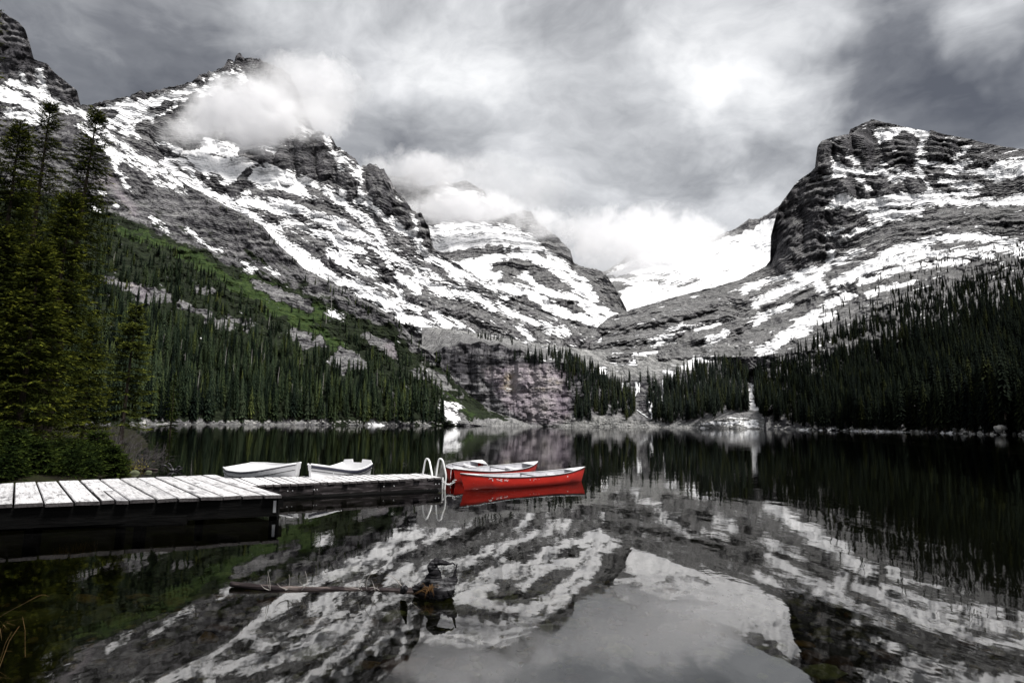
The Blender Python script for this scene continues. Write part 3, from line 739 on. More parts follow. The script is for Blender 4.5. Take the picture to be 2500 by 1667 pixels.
def l1_turf(u, v, wx, wy, nz, gl, fb, ledge, flat):
    uu, vv = u + wx * 14, v + wy * 14
    c3 = lin(u, [(-150, 430), (230, 500), (400, 575), (560, 645), (700, 700), (850, 765), (960, 800), (1000, 850), (1100, 920), (1200, 1000), (1300, 1040)])
    a = sstep(-35, 30, vv - c3) * 1.0
    a = np.maximum(a, 0.62 * sstep(-0.3, 0.25, streak(u, v, 33, 60, 12, 41)) * sstep(-200, -20, vv - c3) * 0.8)
    a -= np.clip(0.5 + strokes(uu, vv, SLABS) / 10, 0, 1) * 1.1
    a = a + 0.8 * np.clip(0.5 + (strokes(u + wx * 26, v + wy * 22, GRASS) + 14 * fb) / 16, 0, 1) * sstep(0.3, 0.8, a)
    # bare scree at the outer edge of the slope
    ed = strokes(uu, vv, [([(1030, 900), (1090, 940), (1150, 990), (1220, 1030), (1290, 1040)], 12), ([(1080, 960), (1100, 985)], 6)])
    a -= np.clip(0.5 + ed / 10, 0, 1) * 0.9
    a -= sstep(1024, 1034, v + 9 * wx) * 0.7 * sstep(-0.25, 0.2, wy)
    return a


def l1_scree(u, v, wx, wy, nz, gl, fb, ledge, flat):
    ed = strokes(u + wx * 8, v + wy * 8, [([(1030, 900), (1090, 940), (1150, 990), (1220, 1030), (1290, 1040)], 12)])
    sh = sstep(1022, 1032, v + 9 * wx) * sstep(-0.25, 0.2, wy)
    return np.maximum(np.clip(0.5 + ed / 12, 0, 1), sh) * 0.8


def l1_warm(u, v, wx, wy, nz, gl, fb, ledge, flat):
    return np.clip(0.5 + strokes(u + wx * 8, v + wy * 8, [([(290, 690), (330, 690), (370, 705), (350, 730)], 'poly'), ([(265, 430), (290, 470), (330, 520)], 8), ([(950, 850), (970, 870)], 10), ([(240, 440), (270, 450)], 8)]) / 14, 0, 1) * 0.5


terrain('mountain', -170, 1305, 560,
        [[(-170, ('z', -4), 300), (345, ('z', -4), 352), (500, ('z', -4), 425), (800, ('z', -4), 510), (1100, ('z', -4), 590), (1305, ('z', -4), 640)],
         [(-170, 800, 440), (300, 830, 470), (600, 880, 550), (800, 920, 590), (1000, 960, 630), (1150, 1010, 650), (1250, 1035, 655), (1305, 1040, 655)],
         [(-170, 600, 560), (300, 680, 600), (500, 720, 640), (700, 790, 670), (850, 840, 690), (1000, 900, 690), (1100, 960, 685), (1200, 1015, 680), (1305, 1041, 670)],
         [(-170, 400, 700), (230, 480, 740), (400, 560, 740), (560, 630, 740), (700, 715, 740), (850, 780, 730), (1000, 868, 720), (1100, 935, 705), (1200, 1004, 690), (1305, 1041.5, 675)],
         [(-170, 190, 860), (0, 190, 890), (60, 203, 900), (100, 218, 900), (150, 252, 900), (195, 266, 900), (230, 298, 890), (283, 336, 880), (344, 378, 860), (409, 424, 840), (459, 462, 830), (517, 492, 820), (593, 530, 810), (643, 561, 800), (674, 598, 790),
          (744, 664, 780), (808, 696, 770), (915, 753, 755), (972, 787, 745), (1014, 841, 735), (1045, 857, 730), (1084, 898, 720), (1127, 950, 710), (1169, 990, 700), (1201, 1022, 690), (1286, 1040, 680), (1305, 1042, 676)],
         [(-170, -40, 900), (-60, 20, 900), (0, 27, 905), (23, 42, 905), (45, 55, 908), (61, 73, 910), (72, 105, 910), (82, 145, 910), (90, 149, 910), (115, 157, 915), (134, 180, 915), (165, 205, 915), (188, 222, 915), (195, 253, 915), (199, 265, 910), (230, 291, 900), (283, 329, 890), (344, 371, 870), (409, 417, 850), (459, 455, 840),
          (517, 486, 830), (593, 524, 820), (643, 555, 810), (674, 593, 800), (744, 659, 790), (808, 691, 780), (915, 748, 765), (972, 782, 755), (1014, 836, 745), (1045, 851, 740), (1084, 893, 730), (1127, 946, 720), (1169, 988, 710), (1201, 1020, 700), (1286, 1038, 690), (1305, 1041, 686)]],
        [60, 80, 80, 140, 60], ROCK_NEAR, 89, (20, 11, 7, 40),
        dict(snow=snow_mask(L1_SNOW, 34, lambda u, v: -0.10, 29, None, 5, nat=0.8, along=50, across=7), turf=l1_turf, scree=l1_scree, warm=l1_warm), jag=3, back=(40, 220),
        label='steep rocky slope with turf and conifers above the left shore', bed=(14, -0.05, 0.0), fall=35)

# ------------------------------------------------------------------ lake
def water_material():
    m, gm = new_mat('lake_water')
    pos = gm.new('ShaderNodeNewGeometry').outputs['Position']
    mp = gm.new('ShaderNodeMapping'); gm.put(mp.inputs[0], pos)
    mp.inputs['Scale'].default_value = (1.0, 0.55, 1.0)
    w1 = gm.noise(mp.outputs[0], 0.55, 2, 0.5, 0.4)
    w2 = gm.noise(mp.outputs[0], 2.6, 3, 0.5, 0.2)
    w3 = gm.noise(pos, 0.045, 2, 0.5)
    calm = gm.mapr(w3, 0.35, 0.65, 0.35, 1.0)
    h = gm.m('ADD', gm.m('MULTIPLY', w1, 0.007), gm.m('MULTIPLY', gm.m('MULTIPLY', w2, 0.0035), calm))
    nrm = bump(gm, h, 1.0, 1.0)
    fr = gm.new('ShaderNodeFresnel'); fr.inputs['IOR'].default_value = 2.5
    gm.put(fr.inputs['Normal'], nrm)
    gl = gm.new('ShaderNodeBsdfGlossy'); gl.inputs['Roughness'].default_value = 0.022
    gm.put(gl.inputs['Normal'], nrm)
    tr = gm.new('ShaderNodeBsdfTransparent'); tr.inputs[0].default_value = (0.76, 0.77, 0.56, 1)
    mx = gm.new('ShaderNodeMixShader')
    gm.put(mx.inputs[0], fr.outputs[0]); gm.l.new(tr.outputs[0], mx.inputs[1]); gm.l.new(gl.outputs[0], mx.inputs[2])
    finish(gm, mx.outputs[0])
    return m


def bed_material():
    m, gm = new_mat('lake_bed_mud')
    pos = gm.new('ShaderNodeNewGeometry').outputs['Position']
    sepz = gm.new('ShaderNodeSeparateXYZ'); gm.put(sepz.inputs[0], pos)
    n1 = gm.noise(pos, 3.0, 6, 0.7)
    c = gm.ramp(n1, [(0.3, (0.004, 0.005, 0.003)), (0.55, (0.010, 0.011, 0.006)), (0.75, (0.022, 0.022, 0.011))])
    finish(gm, principled(gm, c, 0.9, bump(gm, n1, 0.6, 0.1), 0.1))
    return m


WATER = water_material()
xs = np.array([-1500, 1500.]); 
water = obj('water', mesh_np('water', [(-1500, -80, 0), (1500, -80, 0), (1500, 1300, 0), (-1500, 1300, 0)], [[0, 1, 2, 3]], [WATER], False))
tag(water, 'dark calm lake mirroring the snowy mountains', None, None, 'structure')


def bed_z(x, y):
    r = np.maximum(0, y - 4.0)
    z = -0.42 - 0.085 * r - 0.05 * np.maximum(0, x + 1.0)
    z = z - 0.004 * r * r
    return np.maximum(z, -14.0)


yy = np.concatenate([np.linspace(-30, 2, 20), np.linspace(2.2, 30, 120), np.geomspace(31, 1290, 40)])
xx = np.concatenate([-np.geomspace(1400, 16, 24), np.linspace(-15, 18, 110), np.geomspace(19, 1400, 24)])
BX, BY = np.meshgrid(xx, yy)
fl = np.stack([BX.ravel(), BY.ravel(), np.zeros(BX.size)], -1)
BZ = bed_z(BX, BY) + (0.06 * fbm(fl / 0.9, 4, 301)).reshape(BX.shape) * np.clip(20 / np.maximum(BY, 1), 0, 1)
bed = obj('lake_bed', mesh_np('lake_bed', np.stack([BX, BY, BZ], -1).reshape(-1, 3), grid_faces(*BX.shape), [bed_material()]))
tag(bed, 'stony lake bed under clear shallow water', None, None, 'structure')

# ------------------------------------------------------------------ conifers of the far slopes
rng = np.random.default_rng(4)


def needle_material(name, dark, mid, tip, rnd=0.5):
    m, gm = new_mat(name)
    oi = gm.new('ShaderNodeObjectInfo')
    n = gm.noise(gm.new('ShaderNodeNewGeometry').outputs['Position'], 1.3, 4, 0.7)
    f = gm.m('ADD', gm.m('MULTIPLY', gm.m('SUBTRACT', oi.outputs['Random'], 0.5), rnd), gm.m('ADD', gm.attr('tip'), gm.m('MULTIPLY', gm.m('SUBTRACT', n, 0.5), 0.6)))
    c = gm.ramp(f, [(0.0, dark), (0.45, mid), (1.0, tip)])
    if rnd > 0.3:        # some trees grey, some yellower
        r2 = gm.m('FRACT', gm.m('MULTIPLY', oi.outputs['Random'], 7.31))
        hue = gm.ramp(r2, [(0.0, (0.72, 0.72, 0.95)), (0.4, (0.85, 0.86, 0.95)), (0.75, (1.0, 1.0, 1.0)), (1.0, (1.55, 1.35, 0.85))])
        c = gm.mix(1.0, c, hue, 'MULTIPLY')
    df = gm.new('ShaderNodeBsdfDiffuse'); gm.put(df.inputs[0], c)
    tl = gm.new('ShaderNodeBsdfTranslucent'); gm.put(tl.inputs[0], c)
    mx = gm.new('ShaderNodeMixShader'); mx.inputs[0].default_value = 0.18
    gm.l.new(df.outputs[0], mx.inputs[1]); gm.l.new(tl.outputs[0], mx.inputs[2])
    finish(gm, mx.outputs[0])
    return m


def bark_material(name, a, b, sc=6.0):
    m, gm = new_mat(name)
    pos = gm.new('ShaderNodeTexCoord').outputs['Object']
    mp = gm.new('ShaderNodeMapping'); gm.put(mp.inputs[0], pos); mp.inputs['Scale'].default_value = (1, 1, 0.2)
    n = gm.noise(mp.outputs[0], sc, 6, 0.7)
    finish(gm, principled(gm, gm.ramp(n, [(0.35, a), (0.65, b)]), 0.9, bump(gm, n, 0.8, 0.05), 0.1))
    return m


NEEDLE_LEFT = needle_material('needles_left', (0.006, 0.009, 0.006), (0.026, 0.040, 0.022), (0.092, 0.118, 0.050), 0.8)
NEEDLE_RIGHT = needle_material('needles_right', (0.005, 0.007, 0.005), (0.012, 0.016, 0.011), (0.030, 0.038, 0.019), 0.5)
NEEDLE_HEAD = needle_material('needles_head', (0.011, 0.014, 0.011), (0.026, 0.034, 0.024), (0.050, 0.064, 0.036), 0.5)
BARK = bark_material('conifer_bark', (0.035, 0.028, 0.022), (0.11, 0.09, 0.075))
DEADWOOD = bark_material('dead_wood', (0.16, 0.15, 0.145), (0.42, 0.40, 0.38), 3.0)


def conifer_parts(seed, tiers=18, sides=8, rad=0.105):
    """Unit-height conifer: trunk verts/faces and ragged whorls of drooping boughs."""
    r = np.random.default_rng(seed)
    V, F, T = [], [], []
    for k in range(tiers):
        t = k / (tiers - 1)
        z1 = 0.12 + 0.86 * t + r.uniform(-.008, .008)
        R0 = rad * (1 - t) ** 0.8 * r.uniform(0.75, 1.15) + 0.010
        if t < 0.12:
            R0 *= 0.7
        drop = 0.045 + 0.05 * (1 - t)
        n = sides if t < 0.7 else sides - 2
        a0 = r.uniform(0, 6.28)
        b = len(V)
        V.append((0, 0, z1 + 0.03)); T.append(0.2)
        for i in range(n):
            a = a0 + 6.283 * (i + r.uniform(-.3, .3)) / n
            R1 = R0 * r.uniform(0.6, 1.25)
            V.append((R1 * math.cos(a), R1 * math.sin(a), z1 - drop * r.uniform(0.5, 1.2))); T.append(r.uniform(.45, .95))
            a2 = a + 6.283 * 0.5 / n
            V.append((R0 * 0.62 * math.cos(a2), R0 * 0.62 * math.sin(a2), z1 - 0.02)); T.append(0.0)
        for i in range(2 * n):
            F.append((b, b + 1 + i, b + 1 + (i + 1) % (2 * n)))
    trunk_v, trunk_f = [], []
    for zz, rr in ((-0.05, 0.012), (0.5, 0.008), (0.97, 0.002)):
        for i in range(5):
            trunk_v.append((rr * math.cos(i * 1.2566), rr * math.sin(i * 1.2566), zz))
    for j in range(2):
        for i in range(5):
            trunk_f.append((j * 5 + i, j * 5 + (i + 1) % 5, (j + 1) * 5 + (i + 1) % 5, (j + 1) * 5 + i))
    return np.array(V), np.array(F), np.array(T), np.array(trunk_v), np.array(trunk_f)


def conifer_meshes(prefix, needle, seeds):
    out = []
    for s in seeds:
        v, f, t, tv, tf = conifer_parts(s, 17 + s % 3, 8, 0.098 + 0.018 * (s % 4))
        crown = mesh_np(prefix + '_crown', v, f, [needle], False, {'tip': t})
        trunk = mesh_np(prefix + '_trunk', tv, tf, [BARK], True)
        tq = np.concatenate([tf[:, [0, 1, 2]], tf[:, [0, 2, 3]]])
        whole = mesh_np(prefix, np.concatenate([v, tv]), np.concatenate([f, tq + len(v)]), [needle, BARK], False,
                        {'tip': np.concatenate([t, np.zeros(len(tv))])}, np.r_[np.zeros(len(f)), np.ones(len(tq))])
        out.append((crown, trunk, whole))
    return out


def in_poly(u, v, pts):
    return strokes(u, v, [(pts, 'poly')]) > 0


def spread(n, box, accept, patch, height, seed):
    """Scatter tree feet over a terrain patch; returns points, heights."""
    r = np.random.default_rng(seed)
    u = r.uniform(box[0], box[1], n); v = r.uniform(box[2], box[3], n)
    ok = accept(u, v, r)
    u, v = u[ok], v[ok]
    P, good = surface(patch, u, v)
    good &= P[:, 2] > 0.3
    h = height(u, v, r)
    return P[good], h[good]


def line_c3(u):
    return lin(u, [(-150, 430), (230, 500), (400, 580), (560, 660), (700, 722), (850, 785), (960, 830), (1000, 865), (1100, 940), (1200, 1010), (1300, 1045)])


L1_CREST = [(-60, 190), (100, 225), (195, 262), (283, 332), (409, 420), (517, 489), (643, 558), (744, 662), (808, 694), (915, 751), (972, 785), (1014, 838), (1045, 855), (1084, 896), (1127, 948), (1169, 989)]


def left_ok(u, v, r):
    c = line_c3(u)
    cl = fbm(np.stack([u / 60, v / 40, 0 * u], -1), 3, 77)
    d = sstep(-6, 30, v - c) * (0.80 + 0.7 * cl)
    d = d * np.where(strokes(u, v, GRASS) > -3, 0.10, 1.0)
    d = d * np.where(strokes(u, v - 8, SLABS) > 0, 0.10, 1.0)
    d = d * np.where((v > 1035.5), 0.0, 1.0)
    d = np.where((u > 1085), d * 0.35, d)
    d = d * np.where(in_poly(u, v, [(1080, 985), (1130, 990), (1300, 1045), (1080, 1045)]), 0.12, 1)
    d = np.where(v > 930, d * 1.0, d * 1.0)
    return r.uniform(0, 1, len(u)) < d


def left_h(u, v, r):
    c = line_c3(u)
    t = np.clip((v - c) / (1034 - c + 1), 0, 1)
    return (9.5 + 15 * t) * (0.45 + 0.9 * r.beta(2.2, 1.8, len(u)))


def ridge_ok(u, v, r):
    cr = lin(u, L1_CREST)
    d = np.where(np.abs(v - cr - 10) < 10, lin(u, [(200, .45), (500, .5), (620, .9), (800, 1.0), (1000, 1.0), (1100, .5)]), 0.0)
    cl = fbm(np.stack([u / 26, v / 16, 0 * u], -1), 3, 78)
    d = np.maximum(d, np.where((v > cr + 15) & (v < line_c3(u)), np.clip(cl * 1.4 - 0.12, 0, 0.5) * lin(u, [(0, 1), (450, 1), (700, .5), (900, .3)]), 0))
    d = np.maximum(d, np.where((u > 640) & (v > cr) & (v < cr + lin(u, [(640, 10), (740, 26), (900, 30), (1000, 40)])), 0.95, 0))
    return r.uniform(0, 1, len(u)) < d


def ridge_h(u, v, r):
    return lin(u, [(0, 5), (300, 5.5), (600, 7.5), (800, 11), (1100, 15)]) * r.uniform(0.5, 1.2, len(u))


def r_edge(u):
    return lin(u, [(1830, 960), (1850, 905), (1927, 876), (2055, 806), (2244, 716), (2400, 660), (2500, 632), (2760, 560)])


def right_ok(u, v, r):
    e = r_edge(u)
    cl = fbm(np.stack([u / 55, v / 30, 0 * u], -1), 3, 79)
    d = sstep(-10, 14, v - e) * (0.80 + 0.55 * cl)
    gap = fbm(np.stack([u / 70, v / 22 + u / 160, 0 * u + 5], -1), 3, 83)
    d = d * np.where((gap > 0.24) & (v < e + 170), 0.06, 1.0)
    up = sstep(-95, -5, v - e) * (0.22 + 0.55 * cl) * sstep(1900, 2050, u)
    d = np.maximum(d, up)
    d = d * np.where(strokes(u, v, [([(1930, 885), (2000, 872), (2060, 850), (2150, 832)], 13), ([(2230, 800), (2290, 785)], 8), ([(1985, 905), (2000, 915)], 6), ([(2050, 905), (2060, 930)], 4), ([(2440, 745), (2500, 735)], 9), ([(2180, 880), (2230, 860)], 5)]) > 0, 0.08, 1)
    d = d * np.where(in_poly(u, v, [(1830, 1060), (1860, 1025), (1900, 1022), (1960, 1040), (1990, 1062)]), 0.05, 1)
    return r.uniform(0, 1, len(u)) < d


def right_h(u, v, r):
    return lin(v, [(560, 7), (700, 9.5), (850, 12.5), (1060, 17.5)]) * (0.45 + 0.85 * r.beta(2.2, 1.8, len(u)))


H_WOOD = [([(1250, 868), (1300, 872), (1345, 885), (1330, 895), (1260, 890)], 'poly', .7), ([(1330, 862), (1380, 858), (1430, 885), (1470, 915), (1490, 960), (1440, 960), (1400, 925), (1360, 905)], 'poly', .9),
          ([(1400, 985), (1440, 950), (1500, 935), (1540, 970), (1560, 1000), (1545, 1022), (1500, 1015), (1470, 1016), (1440, 1030), (1405, 1030)], 'poly', .95), ([(1585, 940), (1700, 930), (1700, 1035), (1590, 1036), (1575, 1000)], 'poly', .95),
          ([(1690, 900), (1750, 890), (1815, 890), (1832, 950), (1828, 1010), (1780, 1005), (1740, 1022), (1695, 1025)], 'poly', .95), ([(1845, 930), (1905, 885), (1910, 1040), (1870, 1020), (1845, 1000)], 'poly', .95), ([(1530, 925), (1590, 930), (1590, 945), (1530, 940)], 'poly', .3),
          ([(1040, 790), (1130, 800), (1230, 822), (1300, 845), (1290, 855), (1180, 826), (1050, 812)], 'poly', .25), ([(1160, 815), (1240, 826), (1245, 838), (1165, 832)], 'poly', .9), ([(1650, 905), (1690, 895), (1695, 925), (1650, 925)], 'poly', .4), ([(1520, 1000), (1535, 1030), (1512, 1036)], 'poly', .8),
          ([(1330, 880), (1400, 900), (1400, 960), (1385, 960), (1370, 920)], 'poly', .35)]


def head_ok(u, v, r):
    d = np.zeros(len(u))
    for pts, kind, a in H_WOOD:
        d = np.maximum(d, np.where(in_poly(u, v, pts), a, 0))
    d = d * np.where(strokes(u, v, [([(1588, 930), (1592, 970)], 5), ([(1552, 930), (1550, 970)], 6), ([(1616, 930), (1617, 985)], 4), ([(1585, 985), (1590, 1035)], 6), ([(1835, 900), (1834, 990)], 7)]) > 0, 0.1, 1)
    return r.uniform(0, 1, len(u)) < d


def head_h(u, v, r):
    return lin(v, [(800, 9), (850, 14), (900, 19), (1040, 26)]) * r.uniform(0.6, 1.15, len(u))


LM = conifer_meshes('spruce_left', NEEDLE_LEFT, (1, 2, 3, 4, 5, 6))
RMsh = conifer_meshes('spruce_right', NEEDLE_RIGHT, (11, 12, 13, 14, 15, 16))
HM = conifer_meshes('spruce_head', NEEDLE_HEAD, (21, 22, 23, 24, 25, 26))
SETS = []          # (kind, points, heights)
P1, h1 = spread(9000, (-140, 1240, 400, 1036), left_ok, 'mountain.004', left_h, 501)
P1b, h1b = spread(3600, (0, 1180, 190, 960), ridge_ok, 'mountain.004', ridge_h, 502)
P2, h2 = spread(12500, (1830, 2640, 520, 1075), right_ok, 'mountain.003', right_h, 503)
P3, h3 = spread(4200, (1040, 1910, 785, 1040), head_ok, 'cliff', head_h, 504)
SETS = [('left', np.concatenate([P1, P1b]), np.r_[h1, h1b], LM), ('right', P2, h2, RMsh), ('head', P3, h3, HM)]

# the largest in the picture become trees of their own, the rest one wood each
allP = np.concatenate([s[1] for s in SETS]); allh = np.concatenate([s[2] for s in SETS])
which = np.concatenate([np.full(len(s[1]), k) for k, s in enumerate(SETS)])
pu, pv = project(allP)
size = allh / allP[:, 1] * np.where((pu > 5) & (pu < 2495), 1, 0) * np.where(which == 0, np.where(pu > 330, 1.0, 0.0), 1.0)
order = np.argsort(-size)
single = np.zeros(len(allP), bool)
quota = {0: 130, 1: 110, 2: 50}
cnt = {0: 0, 1: 0, 2: 0}
for i in order:
    k = which[i]
    if cnt[k] < quota[k]:
        single[i] = True; cnt[k] += 1
def shore_label(k, u):
    if k == 0:
        return ('green spruce in the left wood between the lone young spruce and the rowing boats' if u < 530 else 'green spruce in the left wood straight beyond the left rowing boat' if u < 745 else
                'green spruce in the left wood straight beyond the right rowing boat' if u < 905 else 'green spruce in the left wood beyond the outer dock towards the talus corner')
    if k == 1:
        return ('dark spruce in the right wood beside the stream gully' if u < 1990 else 'dark spruce in the middle of the right shore wood' if u < 2200 else 'dark spruce in the right shore wood near the picture edge')
    return ('grey green spruce on the ridge and shore right of the lilac cliff' if u < 1560 else 'grey green spruce between the waterfalls and the beach' if u < 1705 else 'grey green spruce above the small pale beach' if u < 1835 else 'grey green spruce right of the stream gully')


GROUPS = ['spruces along the left shore', 'spruces along the right shore', 'spruces at the head of the lake']
WOODN = ['forest', 'forest', 'forest']


def gn_forest(name, pts, h, meshes, label, seed):
    """One wood: conifers set on points, six variants."""
    r = np.random.default_rng(seed)
    me = bpy.data.meshes.new(name)
    n = len(pts)
    me.vertices.add(n); me.vertices.foreach_set('co', np.ascontiguousarray(pts, np.float32).ravel())
    for key, val in (('height', h), ('turn', r.uniform(0, 6.28, n)), ('width', r.uniform(0.8, 1.3, n))):
        a = me.attributes.new(key, 'FLOAT', 'POINT'); a.data.foreach_set('value', np.asarray(val, np.float32))
    a = me.attributes.new('pick', 'INT', 'POINT'); a.data.foreach_set('value', r.integers(0, len(meshes), n).astype(np.int32))
    o = obj(name, me)
    protos = bpy.data.collections.new(name + '_kinds')
    for i, (_, _, whole) in enumerate(meshes):
        protos.objects.link(bpy.data.objects.new('spruce_kind_%s' % 'abcdef'[i], whole))
    t = bpy.data.node_groups.new(name, 'GeometryNodeTree')
    t.interface.new_socket('Geometry', in_out='INPUT', socket_type='NodeSocketGeometry')
    t.interface.new_socket('Geometry', in_out='OUTPUT', socket_type='NodeSocketGeometry')
    nn = t.nodes
    gi, go = nn.new('NodeGroupInput'), nn.new('NodeGroupOutput')
    ci = nn.new('GeometryNodeCollectionInfo'); ci.inputs['Collection'].default_value = protos
    ci.inputs['Separate Children'].default_value = True; ci.inputs['Reset Children'].default_value = True
    ip = nn.new('GeometryNodeInstanceOnPoints'); ip.inputs['Pick Instance'].default_value = True

    def at_(nm, typ='FLOAT'):
        q = nn.new('GeometryNodeInputNamedAttribute'); q.data_type = typ; q.inputs['Name'].default_value = nm
        return q.outputs[0]
    cx = nn.new('ShaderNodeCombineXYZ'); cr = nn.new('ShaderNodeCombineXYZ')
    mu = nn.new('ShaderNodeMath'); mu.operation = 'MULTIPLY'
    L = t.links
    hh = at_('height')
    L.new(hh, mu.inputs[0]); L.new(at_('width'), mu.inputs[1])
    L.new(mu.outputs[0], cx.inputs[0]); L.new(mu.outputs[0], cx.inputs[1]); L.new(hh, cx.inputs[2])
    L.new(at_('turn'), cr.inputs[2])
    L.new(gi.outputs[0], ip.inputs['Points']); L.new(ci.outputs[0], ip.inputs['Instance'])
    L.new(at_('pick', 'INT'), ip.inputs['Instance Index'])
    L.new(cr.outputs[0], ip.inputs['Rotation']); L.new(cx.outputs[0], ip.inputs['Scale'])
    L.new(ip.outputs[0], go.inputs[0])
    md = o.modifiers.new('wood', 'NODES'); md.node_group = t
    tag(o, label, None, None, 'stuff')
    return o


for k, (kind, P, h, meshes) in enumerate(SETS):
    sel = single[which == k]
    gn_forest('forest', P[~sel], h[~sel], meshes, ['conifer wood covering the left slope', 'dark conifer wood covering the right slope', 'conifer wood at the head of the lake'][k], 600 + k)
    proto = None
    for i in np.nonzero(sel)[0]:
        c, t_, w = meshes[i % len(meshes)]
        root = bpy.data.objects.new('spruce_tree', None); col.objects.link(root)
        root.empty_display_size = 0.5
        root.location = P[i]; root.rotation_euler = (0, 0, rng.uniform(0, 6.28))
        wd = h[i] * rng.uniform(0.8, 1.3)
        root.scale = (wd, wd, h[i])
        tag(root, shore_label(k, pu[np.nonzero(which == k)[0][i]]), 'tree', GROUPS[k])
        obj('trunk', t_, root); obj('crown', c, root)

# bare grey snags standing out of the left wood
snag_pts = [(503, 962, 17, 'tall bare snag leaning at the left shore below the wood'), (640, 905, 26, 'tall pale snag rising above the left wood'), (795, 790, 22, 'forked pale snag on the upper turf slope'), (655, 805, 18, 'weathered snag beside the pale rock slab'),
            (395, 860, 15, 'thin snag behind the small spruce'), (275, 650, 16, 'leaning snag over the pink rock band'), (1035, 905, 22, 'bare snag near the talus corner of the left wood'), (733, 1000, 20, 'snag among the shore spruces left of the talus'), (865, 1005, 18, 'grey snag by the shore boulders'), (808, 760, 20, 'slim snag standing on the green strip')]
rsn = np.random.default_rng(17)
for k in range(18):
    su_ = int(rsn.uniform(430, 1010)); snag_pts.append((su_, int(lin(su_, [(430, 900), (700, 930), (1010, 985)]) + rsn.uniform(-40, 70)), rsn.uniform(13, 24), 'thin pale snag standing among the green spruces of the left wood'))
for (su, sv, sh, lb) in snag_pts:
    Pq, okq = surface('mountain.004', np.array([float(su)]), np.array([float(sv)]))
    if not okq[0]:
        continue
    r = np.random.default_rng(int(su))
    V, F = [], []
    nseg = 7
    bx = np.cumsum(r.normal(0, 0.12, (nseg, 2)), 0)
    for j in range(nseg):
        rr = 0.28 * (1 - j / nseg) + 0.05
        for i in range(6):
            V.append((bx[j, 0] + rr * math.cos(i * 1.047), bx[j, 1] + rr * math.sin(i * 1.047), sh * j / (nseg - 1) - (0.5 if j == 0 else 0)))
        if j:
            for i in range(6):
                F.append(((j - 1) * 6 + i, (j - 1) * 6 + (i + 1) % 6, j * 6 + (i + 1) % 6, j * 6 + i))
    root = bpy.data.objects.new('dead_tree', None); col.objects.link(root); root.location = Pq[0]
    root.rotation_euler = (r.uniform(-.04, .04), r.uniform(-.06, .06), 0)
    tag(root, lb, 'dead tree', 'pale snags in the left wood' if lb.startswith('thin pale snag standing') else None)
    obj('trunk', mesh_np('snag_trunk', np.array(V), np.array(F), [DEADWOOD]), root)
    for q in range(9):
        z0 = sh * r.uniform(0.35, 0.95); a = r.uniform(0, 6.28); ln = r.uniform(0.5, 1.8)
        k0 = min(int(z0 / sh * (nseg - 1)), nseg - 1)
        b0 = np.array([bx[k0, 0], bx[k0, 1], z0]); b1 = b0 + np.array([math.cos(a) * ln, math.sin(a) * ln, r.uniform(-.5, .3)])
        vv = []
        for pt, rr in ((b0, .07), (b1, .015)):
            for i in range(4):
                vv.append(pt + np.array([-math.sin(a) * rr * math.cos(i * 1.57), math.cos(a) * rr * math.cos(i * 1.57), rr * math.sin(i * 1.57)]))
        obj('bough', mesh_np('snag_bough', np.array(vv), np.array([(i, (i + 1) % 4, 4 + (i + 1) % 4, 4 + i) for i in range(4)]), [DEADWOOD]), root)

# ------------------------------------------------------------------ boulders along the far shore
def stone_mesh(name, seed, mats, flatn=0.6, nu=8, nv=5):
    r = np.random.default_rng(seed)
    V = []
    for j in range(nv + 1):
        ph = math.pi * j / nv
        for i in range(nu):
            th = 2 * math.pi * i / nu
            V.append((math.sin(ph) * math.cos(th), math.sin(ph) * math.sin(th), math.cos(ph)))
    V = np.array(V)
    n = fbm(V * 1.3 + r.uniform(0, 50, 3), 3, seed)
    V = V * (1 + 0.55 * n)[:, None]
    # a few flat cleavage faces
    for _ in range(5):
        d = r.normal(0, 1, 3); d /= np.linalg.norm(d)
        k = r.uniform(0.45, 0.75)
        s = V @ d
        V = V - np.maximum(s - k, 0)[:, None] * d
    V = V * np.array([1, r.uniform(.6, .95), flatn])
    F = []
    for j in range(nv):
        for i in range(nu):
            F.append((j * nu + i, (j + 1) * nu + i, (j + 1) * nu + (i + 1) % nu, j * nu + (i + 1) % nu))
    return V, np.array(F)


def boulder_material():
    m, gm = new_mat('shore_boulder')
    pos = gm.new('ShaderNodeNewGeometry').outputs['Position']
    n = gm.noise(pos, 0.9, 6, 0.7)
    c = gm.ramp(n, [(0.3, (0.10, 0.10, 0.10)), (0.5, (0.34, 0.335, 0.32)), (0.7, (0.55, 0.54, 0.52))])
    finish(gm, principled(gm, c, 0.9, bump(gm, n, 0.8, 0.4), 0.1))
    return m


BOULDER = boulder_material()
bv, bf, off = [], [], 0
r = np.random.default_rng(91)
shore = [('mountain.004', 345, 1230, 1027, 1036, 520), ('cliff', 1240, 1900, 1022, 1046, 520), ('mountain.003', 1880, 2600, 1040, 1066, 380)]
for (pn, ua, ub, va, vb, n) in shore:
    uu = r.uniform(ua, ub, n); vv = r.uniform(va, vb, n)
    P, ok = surface(pn, uu, vv)
    for p in P[ok]:
        if p[2] < -0.6 or p[2] > 9 or perlin(np.array([[p[0] / 22, p[1] / 22, 0.3]]), 7)[0] < r.uniform(-.35, .15):
            continue
        v, f = stone_mesh('b', int(r.integers(1, 9999)), None, 0.65, 6, 4)
        s = r.uniform(0.35, 1.5) * (1.5 if r.uniform() < .08 else 1)
        a = r.uniform(0, 6.28)
        v = v @ np.array([[math.cos(a), math.sin(a), 0], [-math.sin(a), math.cos(a), 0], [0, 0, 1]]) * s + p
        bv.append(v); bf.append(f + off); off += len(v)
